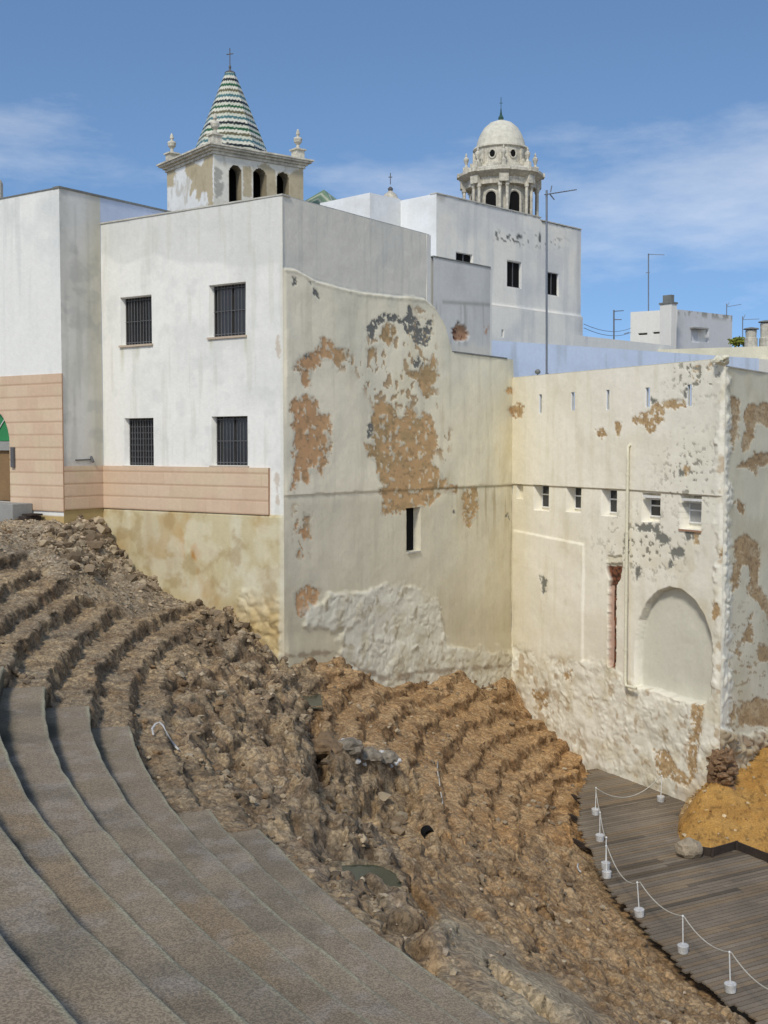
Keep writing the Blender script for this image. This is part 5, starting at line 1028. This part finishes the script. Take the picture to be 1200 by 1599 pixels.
# ================================================================== belfry with the tiled spire
YT = 74.0; e1 = dirn(53); e2_ = dirn(-37); CR = atY(334, 240, YT)[:2]; zTop = atY(334, 226, YT)[2]; zCor = atY(334, 240, YT)[2]
LR = float((isec(474, 262, CR, e1)[:2]-CR)@e1); LL = float((isec(261, 262, CR, e2_)[:2]-CR)@e2_); nR = np.array([e1[1], -e1[0]]); nL = -e1
print('belfry', LR, LL)
bf = empty('belfry', (CR[0], CR[1], 0), 'square peeling belfry with arched openings and a zigzag tiled spire', 'tower')
OPN = [(358, 378, 258, 324), (395, 416, 263, 324), (432, 452, 269, 324)]
OP = []
for a, b, y0, y1 in OPN:
    s0, _ = sof(a, 280, CR, e1); s1, _ = sof(b, 280, CR, e1); _, zt = sof((a+b)/2, y0, CR, e1); OP.append((s0, s1, zt))
zLow = 4.0
def inop(s, z, g=0):
    m = np.zeros(np.shape(s), bool)
    for s0, s1, zt in OP:
        r = (s1-s0)/2; c = (s0+s1)/2; zc = zt-r; m |= ((np.abs(s-c) < r+g) & (z <= zc)) | ((np.hypot(s-c, z-zc) < r+g) & (z > zc))
    return m
OCT = [Z4([(0, 0)])]
ZT_ = lambda pts: [(230+x/4, 60+y/4) for x, y in pts]
BL_OCH = [ZT_([(120, 820), (170, 808), (182, 840), (165, 880), (165, 930), (130, 935), (120, 900)]), ZT_([(235, 775), (290, 775), (340, 795), (360, 745), (395, 720), (412, 730), (412, 1050), (385, 1050), (375, 960), (345, 960), (325, 1020), (305, 1000), (310, 940), (290, 950), (265, 995), (270, 930), (285, 890), (240, 850)])]
BR_OCH = [ZT_([(600, 800), (650, 800), (655, 990), (600, 990)]), ZT_([(690, 800), (740, 775), (800, 830), (815, 1000), (740, 1000), (745, 900), (720, 820)]), ZT_([(885, 850), (975, 800), (985, 1010), (880, 1010)]), ZT_([(815, 835), (885, 845), (880, 870), (820, 870)])]
BR_GRY = [ZT_([(420, 800), (470, 820), (465, 880), (430, 900), (480, 900), (470, 980), (430, 1000), (415, 900)])]
def colT(pol, gp, base):
    def f(s, z, px, py, dp):
        c = np.zeros(s.shape+(3,))+lin(base); br, _ = patch(px, py, pol, 1.6, 501, fs=.4, soft=.6); c = mixc(c, lin((204, 200, 186)), sst(0, .8, fbm(s*.6, z*.6, 4, 502))*.5); c = mixc(c, (0, 0, 0), br)+br[..., None]*lin((184, 172, 144))
        if gp: gy, _ = patch(px, py, gp, 2.2, 503, fs=.4, soft=.8); c = mixc(c, lin((150, 150, 140)), gy*.8)
        c = mixc(c, lin((150, 138, 108)), sst(.2, .7, fbm(s*2.5, z*1.2, 4, 504))*.35); return c
    return f
wall('wall', CR, e1, nR, 0, LR, zLow, zCor, .07, (), colT(BR_OCH, BR_GRY, (220, 217, 204)), None, lambda s, z: ~inop(s, z), bf, M['tstone'])
wall('wall', CR, e2_, nL, 0, LL, zLow, zCor, .07, (), colT(BL_OCH, None, (226, 228, 226)), None, None, bf, M['tstone'])
CRb = CR+e2_*LL; CRr = CR+e1*LR
wall('wall', CRr, e2_, e1, 0, LL, zLow, zCor, .3, (), colT([], None, (206, 200, 182)), None, None, bf, M['tstone'])
wall('wall', CRb, e1, -nR, 0, LR, zLow, zCor, .07, (), colT([], None, (206, 200, 182)), None, lambda s, z: ~inop(s, z), bf, M['tstone'])
rvm = MB(); n3R = np.array([nR[0], nR[1], 0])
for s0, s1, zt in OP:
    r = (s1-s0)/2; c = (s0+s1)/2; pts = [(s1, zLow)]+[(c+r*math.cos(a), zt-r+r*math.sin(a)) for a in np.linspace(0, math.pi, 12)]+[(s0, zLow)]
    for (a, b), (c2, d2) in zip(pts[:-1], pts[1:]): rvm.poly([P3(CR, e1, nR, a, b, .0), P3(CR, e1, nR, c2, d2, .0), P3(CR, e1, nR, c2, d2, -.75), P3(CR, e1, nR, a, b, -.75)])
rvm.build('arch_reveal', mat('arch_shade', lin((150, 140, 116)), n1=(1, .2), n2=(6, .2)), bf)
dk_ = MB(); dk_.prism([CR-nR*.8+e1*.3, CR-nR*.8+e1*(LR-.3), CR-nR*(LL-.8)+e1*(LR-.3), CR-nR*(LL-.8)+e1*.3], zLow-2, zLow+.5); dk_.prism([CR-nR*2+e1*.2, CR-nR*2+e1*(LR-.2), CR-nR*2.3+e1*(LR-.2), CR-nR*2.3+e1*.2], zLow, zCor-.1); dk_.build('bell_chamber', M['dark'], bf)
lb2 = MB(); lb2.prism([CR-nR*.1+e1*.1, CRr-nR*.1-e1*.1, CRr+e2_*(LL-.1)-e1*.1, CRb+e1*.1-e2_*.1], -4, zLow); lb2.build('tower_base', M['body'], bf); lb2 = MB(); lb2.prism([CR+e1*.05+e2_*.05, CRr-e1*.05+e2_*.05, CRr-e1*.05+e2_*(LL-.05), CRb+e1*.05-e2_*.05], zCor-.12, zCor-.02); lb2.build('ceiling', M['body'], bf)
def ringquad(o, z0, z1):
    return [CR-e1*o-e2_*o, CRr+e1*o-e2_*o, CRr+e1*o+e2_*(LL+o), CRb-e1*o+e2_*o], z0, z1
cn_ = MB()
for o, a, b in ((.10, 0, .25), (.22, .25, .45), (.42, .45, .62), (.52, .62, .76)):
    q, z0, z1 = ringquad(o, zCor+(zTop-zCor)*a/.76*1.0, zCor+(zTop-zCor)*b/.76*1.0); cn_.prism(q, z0+.001, z1)
cn_.build('cornice', M['stone'], bf)
# spire
ctr = (CR+CRr+CRr+e2_*LL+CRb)/4 if False else (CR+CRr+(CRr+e2_*LL)+CRb)/4
Yc = ctr[1]; zAp = atY(362, 113, Yc)[2]; xAp = atY(362, 113, Yc)[0]; ctr = np.array([atY(359.5, 113, Yc)[0], Yc]); zBs = zTop+.0
RS = (atY(411, 232, Yc)[0]-atY(306, 232, Yc)[0])/2/math.cos(math.pi/8)*1.13
NA, NZ = 8*14, 150; ang0 = -math.pi/2; V_, C_ = [], []
tcol = [lin(c) for c in ((206, 204, 188), (34, 84, 54), (192, 194, 176), (24, 34, 36), (206, 204, 188), (70, 108, 112), (192, 194, 176), (96, 92, 66))]
aa = np.arange(NA+1)/NA*2*math.pi; zz = np.linspace(0, 1, NZ)
for j, t in enumerate(zz):
    for a in aa:
        k = (a % (math.pi/4))/(math.pi/4); R1 = RS*(1-t)+.115*RS*t; a0 = math.floor(a/(math.pi/4)+1e-9)*math.pi/4; p0 = np.array([math.cos(ang0+a0), math.sin(ang0+a0)]); p1_ = np.array([math.cos(ang0+a0+math.pi/4), math.sin(ang0+a0+math.pi/4)]); p = (p0*(1-k)+p1_*k)*R1
        V_.append((ctr[0]+p[0], ctr[1]+p[1], zBs+(zAp-zBs)*t-.1*0)); zg = abs(((k*7*(1-t*.6)) % 1)-.5)*.9; b = int(math.floor(t*30+zg*1.1+.3)) % 8; C_.append(tcol[b])
sp_ = np_mesh('spire', np.array(V_), gridfaces(NZ, NA+1), np.array(C_), M['tile'], bf, smooth=False)
fn = MB(); fn.lathe((ctr[0], ctr[1], zAp-.25), [(.36, .2), (.30, .27), (.10, .36), (.06, .45), (.09, .6), (.03, .75)], 12); fn.tube([(ctr[0], ctr[1], zAp+.4), (ctr[0], ctr[1], zAp+1.55)], .035, 6); fn.tube([(ctr[0]-.22, ctr[1], zAp+1.15), (ctr[0]+.22, ctr[1], zAp+1.2)], .035, 6); fn.build('cross', M['iron'], bf)
def urn(p, z, s, parent):
    b = MB(); x, y = p; b.prism([p-e1*.38*s-e2_*.38*s, p+e1*.38*s-e2_*.38*s, p+e1*.38*s+e2_*.38*s, p-e1*.38*s+e2_*.38*s], z, z+.75*s); b.prism([p-e1*.5*s-e2_*.5*s, p+e1*.5*s-e2_*.5*s, p+e1*.5*s+e2_*.5*s, p-e1*.5*s+e2_*.5*s], z+.75*s, z+.86*s)
    b.lathe((x, y, z+.86*s), [(.26*s, 0), (.14*s, .15*s), (.12*s, .35*s), (.30*s, .55*s), (.36*s, .80*s), (.30*s, .92*s), (.10*s, 1.0*s), (.10*s, 1.08*s), (.17*s, 1.2*s), (.12*s, 1.42*s), (.03*s, 1.6*s)], 16); b.build('urn', M['stone'], parent)
for p in (CR+e1*.25+e2_*.25, CRr-e1*.25+e2_*.25, CRb+e1*.25-e2_*.25, CRr-e1*.25+e2_*(LL-.25)): urn(p, zTop, .82, bf)
# ================================================================== domed tower
YD = 150.0; cD = atY(782, 300, YD); k_ = YD/F_PX*1.0; cD = np.array([cD[0], YD]); zpx = lambda y: atY(782, y, YD)[2]
dt = empty('domed_tower', (cD[0], cD[1], 0), 'round weathered stone bell tower with a white dome and ring of columns', 'tower')
def lt(name, prof, m, n=48): b = MB(); b.lathe((cD[0], cD[1], 0), [(r*k_, zpx(y)) for r, y in prof][::-1], n); return b.build(name, m, dt, smooth=False)
lt('dome', [(1, 188), (7, 189), (17, 193), (26, 201), (32, 211), (36, 222), (38, 232)], mat('dome_stone', lin((206, 202, 186)), n1=(.4, .15), n2=(2, .18), bump=.4, bscale=2, bdist=.1), 40)
lt('upper_drum', [(38, 232), (42, 233), (43, 236), (40, 238), (40, 262), (45, 264), (45, 272)], M['stone'])
lt('cornice', [(46, 270), (60, 272), (65, 275), (65, 279), (59, 284), (54, 287), (54, 297), (48, 298)], M['stone'], 48)
lt('lower_drum', [(45, 297), (45, 372)], M['stone'])
for i in range(8):
    a = math.radians(-91+45*i); u = np.array([math.cos(a), math.sin(a)]); t = np.array([-u[1], u[0]])
    b = MB(); base = cD+u*52*k_
    b.prism([cD+u*42*k_-t*6*k_, cD+u*62*k_-t*7*k_, cD+u*62*k_+t*7*k_, cD+u*42*k_+t*6*k_], zpx(296), zpx(284)); b.prism([cD+u*42*k_-t*8*k_, cD+u*67*k_-t*9*k_, cD+u*67*k_+t*9*k_, cD+u*42*k_+t*8*k_], zpx(279), zpx(273)); b.build('entablature_block', M['stone'], dt)
    for sg in (-1, 1):
        c = MB(); p = cD+u*56*k_+t*sg*5.5*k_; c.lathe((p[0], p[1], 0), [(2.6*k_, zpx(372)), (2.4*k_, zpx(340)), (2.3*k_, zpx(303)), (3.4*k_, zpx(301)), (3.8*k_, zpx(296))], 12); c.build('column', M['stone'], dt)
    v = MB(); p = cD+u*53*k_; v.prism([p-t*3*k_-u*5*k_, p-t*3*k_+u*5*k_, p+t*3*k_+u*5*k_, p+t*3*k_-u*5*k_], zpx(273), zpx(262)); v.lathe((p[0], p[1], 0), [(3.0*k_, zpx(262)), (1.6*k_, zpx(258)), (4.0*k_, zpx(251)), (4.0*k_, zpx(248)), (1.2*k_, zpx(245)), (1.8*k_, zpx(243)), (.3*k_, zpx(239))], 12)
    v.prism([cD+u*38*k_-t*2.4*k_, cD+u*47*k_-t*2.4*k_, cD+u*47*k_+t*2.4*k_, cD+u*38*k_+t*2.4*k_], zpx(272), zpx(256)); v.prism([cD+u*38*k_-t*2.4*k_, cD+u*43*k_-t*2.4*k_, cD+u*43*k_+t*2.4*k_, cD+u*38*k_+t*2.4*k_], zpx(256.1), zpx(240)); v.build('urn', M['stone'], dt)
    a2 = a+math.radians(22.5); u2 = np.array([math.cos(a2), math.sin(a2)]); t2 = np.array([-u2[1], u2[0]])
    w_ = MB(); hw = 10*k_; zt = zpx(306); pts = [(-hw, zpx(372)), (hw, zpx(372))]+[(hw*math.cos(q), zt-hw+hw*math.sin(q)) for q in np.linspace(0, math.pi, 12)]
    P_ = cD+u2*45.6*k_; w_.poly([(P_[0]+t2[0]*x, P_[1]+t2[1]*x, z) for x, z in pts]); w_.build('arched_opening', M['dark'], dt)
    fr2 = MB(); fr2.tube([(P_[0]+t2[0]*x+u2[0]*.05, P_[1]+t2[1]*x+u2[1]*.05, z) for x, z in [pts[1]]+pts[2:]+[pts[0]]], .17, 6); fr2.build('arch_moulding', M['stone'], dt)
    o_ = MB(); P_ = cD+u2*40.4*k_; zc0 = zpx(249); ov = [(4.6*k_*math.cos(q), zc0+5.6*k_*math.sin(q)) for q in np.linspace(0, 2*math.pi, 20, endpoint=False)]; o_.poly([(P_[0]+t2[0]*x, P_[1]+t2[1]*x, z) for x, z in ov]); oo = o_.build('oval_window', M['dark'], dt)
    r2 = MB(); r2.tube([(P_[0]+t2[0]*x*1.15+u2[0]*.03, P_[1]+t2[1]*x*1.15+u2[1]*.03, zc0+(z-zc0)*1.15) for x, z in ov+[ov[0]]], .10, 6); r2.build('frame', M['stone'], oo)
fn = MB(); fn.lathe((cD[0], cD[1], 0), [(3.6*k_, zpx(188.5)), (4.2*k_, zpx(184)), (2*k_, zpx(180)), (1.2*k_, zpx(175)), (.8*k_, zpx(170))], 12); fn.tube([(cD[0], cD[1], zpx(171)), (cD[0], cD[1], zpx(152))], .5*k_, 6); fn.tube([(cD[0]-2.5*k_, cD[1], zpx(161)), (cD[0]+2.5*k_, cD[1], zpx(161))], .45*k_, 6); fn.build('cross', mat('verdigris', lin((52, 82, 76)), n2=(4, .3)), dt)
# green tiled pyramid roof and small finial behind the white house
gp_ = empty('green_tiled_roof', (*atY(505, 318, 82)[:2], 8), 'small pyramid roof of green glazed tiles behind the big white house', 'roof')
V_, C_ = [], []; cx0 = atY(506, 296, 82); hw = (atY(548, 320, 82)[0]-cx0[0])*1.0; zb_ = atY(505, 326, 82)[2]
for j in range(40):
    t = j/39
    for i in range(4*24+1):
        a = i/24; s_ = int(a) % 4; k = a-int(a); cs = [(-1, -.35), (.35, -1), (1, .35), (-.35, 1)]; p0 = np.array(cs[s_]); p1_ = np.array(cs[(s_+1) % 4]); p = (p0*(1-k)+p1_*k)*hw*(1-t)*1.05
        V_.append((cx0[0]+p[0], cx0[1]+p[1], zb_+(cx0[2]-zb_)*t)); dd_ = (int(abs(k-.5)*14*(1-t)+t*9)) % 3; C_.append(lin((118, 140, 112)) if dd_ else lin((176, 180, 158)))
np_mesh('tiles', np.array(V_), gridfaces(40, 97), np.array(C_), M['tile'], gp_, smooth=False)
wq = MB(); wq.prism([(cx0[0]+x*hw*.98, cx0[1]+y*hw*.98) for x, y in ((-1, -.35), (.35, -1), (1, .35), (-.35, 1))], zb_-4, zb_); wq.build('wall', M['body'], gp_)
qf = atY(610, 308, 75); f_ = MB(); f_.lathe((qf[0], qf[1], qf[2]-.5), [(.8, 0), (.8, .25), (.5, .4), (.4, .65), (.2, .8), (.1, .9)], 16); fo_ = empty('cupola', (qf[0], qf[1], qf[2]-.5), 'tiny white cupola with an iron finial between the white roof parapets', 'cupola'); f_.build('cap', M['stone'], fo_)
g_ = MB(); g_.lathe((qf[0], qf[1], qf[2]+.35), [(.08, 0), (.16, .1), (.16, .2), (.05, .3)], 10); g_.tube([(qf[0], qf[1], qf[2]+.8), (qf[0], qf[1], qf[2]+1.5)], .03, 6); g_.tube([(qf[0]-.12, qf[1], qf[2]+1.25), (qf[0]+.12, qf[1], qf[2]+1.25)], .03, 6); g_.build('finial', M['iron'], fo_)
# stone pinnacle at the left edge
q = atY(-7, 306, 78); pn = MB(); pn.lathe((q[0], q[1], q[2]-.6), [(.62, 0), (.62, .2), (.5, .3), (.5, 1.4), (.42, 1.6), (.2, 1.75), (.25, 2.0), (.05, 2.3)], 14); tag(pn.build('stone_pinnacle', M['stone']), 'small stone pinnacle peeping over the roof at the left edge', 'pinnacle')
# ================================================================== rooftop hut and its neighbours
YH = 96.0; PH = atY(1058, 483, YH); dH = dirn(52); dHl = dirn(-60); LH = float((isec(1144, 493, PH, dH)[:2]-PH[:2])@dH); LHl = float((isec(985, 491, PH, dHl)[:2]-PH[:2])@dHl)
hu = empty('rooftop_hut', (PH[0], PH[1], 4), 'low white rooftop hut with a chimney and dark doorway', 'hut')
nH = np.array([dH[1], -dH[0]]); nHl = np.array([-dHl[1], dHl[0]]); P2 = PH[:2]; hp = [P2, P2+dH*LH, P2+dH*LH+dHl*LHl, P2+dHl*LHl]
DHO = recpx(1092, 513, 1107, 534, P2, dH, .5); DH2 = recpx(1080, 514, 1092, 534, P2, dH, .12)
def colH(s, z, px, py, dp):
    c = np.zeros(s.shape+(3,))+lin((200, 202, 204)); c = mixc(c, lin((178, 180, 180)), sst(-.1, .7, fbm(s*.6, z*.5, 3, 601))*.5); t = 483+(px-1058)*.116; return mixc(c, lin((134, 132, 120)), sst(12, 3, py-t)*(fbm(px*.3, py*.12, 3, 602) > .0)*.75)
wall('wall', P2, dH, nH, 0, LH, PH[2]-4.5, PH[2], .12, [DH2, DHO], colH, None, None, hu)
S1_, S2_ = recpx(997, 520, 1011, 523, P2, dHl, .25), recpx(1020, 518, 1035, 521, P2, dHl, .25)
wall('wall', P2, dHl, nHl, 0, LHl, PH[2]-4.5, PH[2], .12, [S1_, S2_], lambda *a: np.zeros(a[0].shape+(3,))+lin((226, 224, 216)), None, None, hu)
h_ = MB(); h_.prism([off(P2, (.3, dH), (.3, dHl)), off(hp[1], (.3, dHl)), hp[2], off(hp[3], (.3, dH))], PH[2]-4.5, PH[2]-.02); h_.prism([off(P2, (.05, dH), (.05, dHl)), off(hp[1], (.05, dHl), (-.05, dH)), off(hp[2], (-.05, dH)), off(hp[3], (.05, dH))], PH[2]-.018, PH[2]-.002); h_.build('body', M['body'], hu)
for r, d, n in ((DHO, dH, nH), (S1_, dHl, nHl), (S2_, dHl, nHl)):
    b = MB(); b.obox(P3(P2, d, n, r[0]+.02, r[2]+.02, -r[4]+.01), (d[0]*(r[1]-r[0]-.04), d[1]*(r[1]-r[0]-.04), 0), zv*(r[3]-r[2]-.04), (n[0]*.02, n[1]*.02, 0)); b.build('doorway' if r is DHO else 'window', M['dark'], hu)
b = MB(); b.obox(P3(P2, dH, nH, DH2[0]-.2, DH2[3], .0), (dH[0]*1.9, dH[1]*1.9, 0), zv*.12, (nH[0]*.4, nH[1]*.4, 0)); b.build('door_canopy', M['grey'], hu)
qc = atY(1044, 483, YH-1.6); b = MB(); w = .62; zc3 = atY(1044, 473, YH-1.6)[2]; b.prism([(qc[0]-w, qc[1]+.2), (qc[0]+.1, qc[1]-w), (qc[0]+w, qc[1]-.2), (qc[0]-.1, qc[1]+w)], PH[2]-4.5, zc3); ch_ = b.build('chimney', M['body'], hu)
b = MB(); w2 = .42; b.prism([(qc[0]-w2, qc[1]+.15), (qc[0]+.1, qc[1]-w2), (qc[0]+w2, qc[1]-.15), (qc[0]-.1, qc[1]+w2)], zc3, atY(1044, 461, YH-1.6)[2]); b.prism([(qc[0]-w-.1, qc[1]+.2), (qc[0]+.1, qc[1]-w-.1), (qc[0]+w+.1, qc[1]-.2), (qc[0]-.1, qc[1]+w+.1)], zc3-.12, zc3+.02); b.build('chimney_cap', M['coping'], ch_)
for x, y0, y1, lb_ in ((1173, 511, 535, 'squat round roof vent with a dark lid beside the yellowish shrub'), (1196, 500, 535, 'taller roof vent cut by the right edge of the view')):
    q = atY(x, y1, 84); h = atY(x, y0, 84)[2]-q[2]; o = empty('roof_vent', q, lb_, 'roof vent'); b = MB(); b.lathe((q[0], q[1], q[2]-.6), [(.45, 0), (.45, .9), (.36, .95), (.40, h+.35), (.34, h+.4)], 16); b.build('stack', M['stone'], o); b = MB(); b.lathe((q[0], q[1], q[2]+h-.18), [(.42, 0), (.55, .03), (.5, .1), (.1, .18)], 16); b.build('lid', M['coping'], o)
# shrub by the vents
qs = atY(1153, 531, 86); sh = empty('roof_shrub', (qs[0], qs[1], qs[2]-.8), 'small yellow green shrub growing between the hut and the round vent', 'shrub'); Rr_ = np.random.default_rng(4)
n = 420; Pq = Rr_.normal(0, 1, (n, 3)); Pq = Pq/np.linalg.norm(Pq, axis=1)[:, None]*Rr_.random((n, 1))**.4*np.array([.6, .4, .25])+np.array(qs)-[0, 0, .15]+np.array([0, 0, .05]); d1 = Rr_.normal(0, .09, (n, 3)); d2 = Rr_.normal(0, .09, (n, 3)); V_ = np.stack([Pq, Pq+d1, Pq+d1+d2, Pq+d2], 1).reshape(-1, 3)
np_mesh('leaves', V_, np.arange(4*n).reshape(-1, 4), None, M['leaf'], sh, smooth=False); b = MB(); b.tube([(qs[0], qs[1], qs[2]-.9), (qs[0]+.05, qs[1], qs[2])], [.06, .02], 6); b.build('stem', M['darkwood'], sh)
# ================================================================== aerials
def aerial(x, yb, yt, Y, boom, label, extra=(), r=.03):
    k = Y/F_PX; b = atY(x, yb, Y); t = atY(x, yt, Y); o = empty('tv_aerial', b, label, 'aerial'); m = MB(); m.tube([b, t], r, 8); m.build('mast', M['metal'], o)
    g = MB(); (bx0, by0), (bx1, by1), ne, el = boom; p0 = atY(bx0, by0, Y); p1 = atY(bx1, by1, Y-.5); g.tube([p0, p1], r*.55, 6)
    for i in range(ne): c = p0+(p1-p0)*(i+.5)/ne; h = el*k*(1.2-.5*i/ne); g.tube([c-np.array([.35*h, .7*h, .15*h]), c+np.array([.35*h, .7*h, .15*h])], r*.35, 5)
    g.build('antenna', M['metal'], o)
    for i, (ex0, ey0, ex1, ey1) in enumerate(extra): e = MB(); e.tube([atY(ex0, ey0, Y), atY(ex1, ey1, Y)], r*.6, 6); e.build('arm', M['metal'], o)
    return o
aerial(854, 584, 297, 50.5, ((851, 304), (901, 296), 12, 9), 'tall aerial mast in front of the white house with a long pointed antenna', ((860, 300, 862, 290), (858, 302, 866, 312), (852, 583, 857, 583)), .045)
aerial(1013, 492, 396, 98, ((1013, 397), (1038, 398), 8, 5), 'tall thin aerial standing on the left end of the rooftop hut', ((1009, 426, 1015, 425),), .05)
aerial(959, 530, 484, 80, ((960, 486), (974, 485), 4, 5), 'short aerial with two small arms left of the rooftop hut', ((958, 499, 971, 499), (975, 521, 983, 519)), .055)
aerial(1135, 492, 474, 100, ((1136, 479), (1158, 475), 6, 5), 'small aerial on the right end of the rooftop hut', ((1136, 478, 1139, 472),), .04)
aerial(1160, 528, 494, 92, ((1160, 499), (1186, 498), 6, 5), 'aerial rising above the yellowish shrub', ((1161, 498, 1164, 491),), .04)
q = atY(840, 581, 50.5); ds = empty('roof_lamp', q, 'small round grey lamp on the parapet beside the tall aerial mast', 'lamp'); b = MB(); b.tube([(q[0], q[1], q[2]-.5), (q[0], q[1], q[2]-.05)], .03, 6); b.build('stem', M['metal'], ds); b = MB(); b.lathe((q[0], q[1], q[2]-.1), [(.02, 0), (.10, .04), (.13, .12), (.08, .2), (.01, .23)], 12); b.build('head', M['coping'], ds)
for i, (a, b_, c, d_) in enumerate(((912, 506, 986, 512), (912, 512, 986, 519))):
    p0 = atY(a, b_, 66); p1 = atY(c, d_, 94); w = MB(); w.tube([p0+(p1-p0)*t-np.array([0, 0, .35*4*t*(1-t)]) for t in np.linspace(0, 1, 10)], .018, 5); tag(w.build('overhead_cable', M['metal']), ('upper' if i == 0 else 'lower')+' of the two thin cables strung from the white house to the rooftop hut', 'cable')
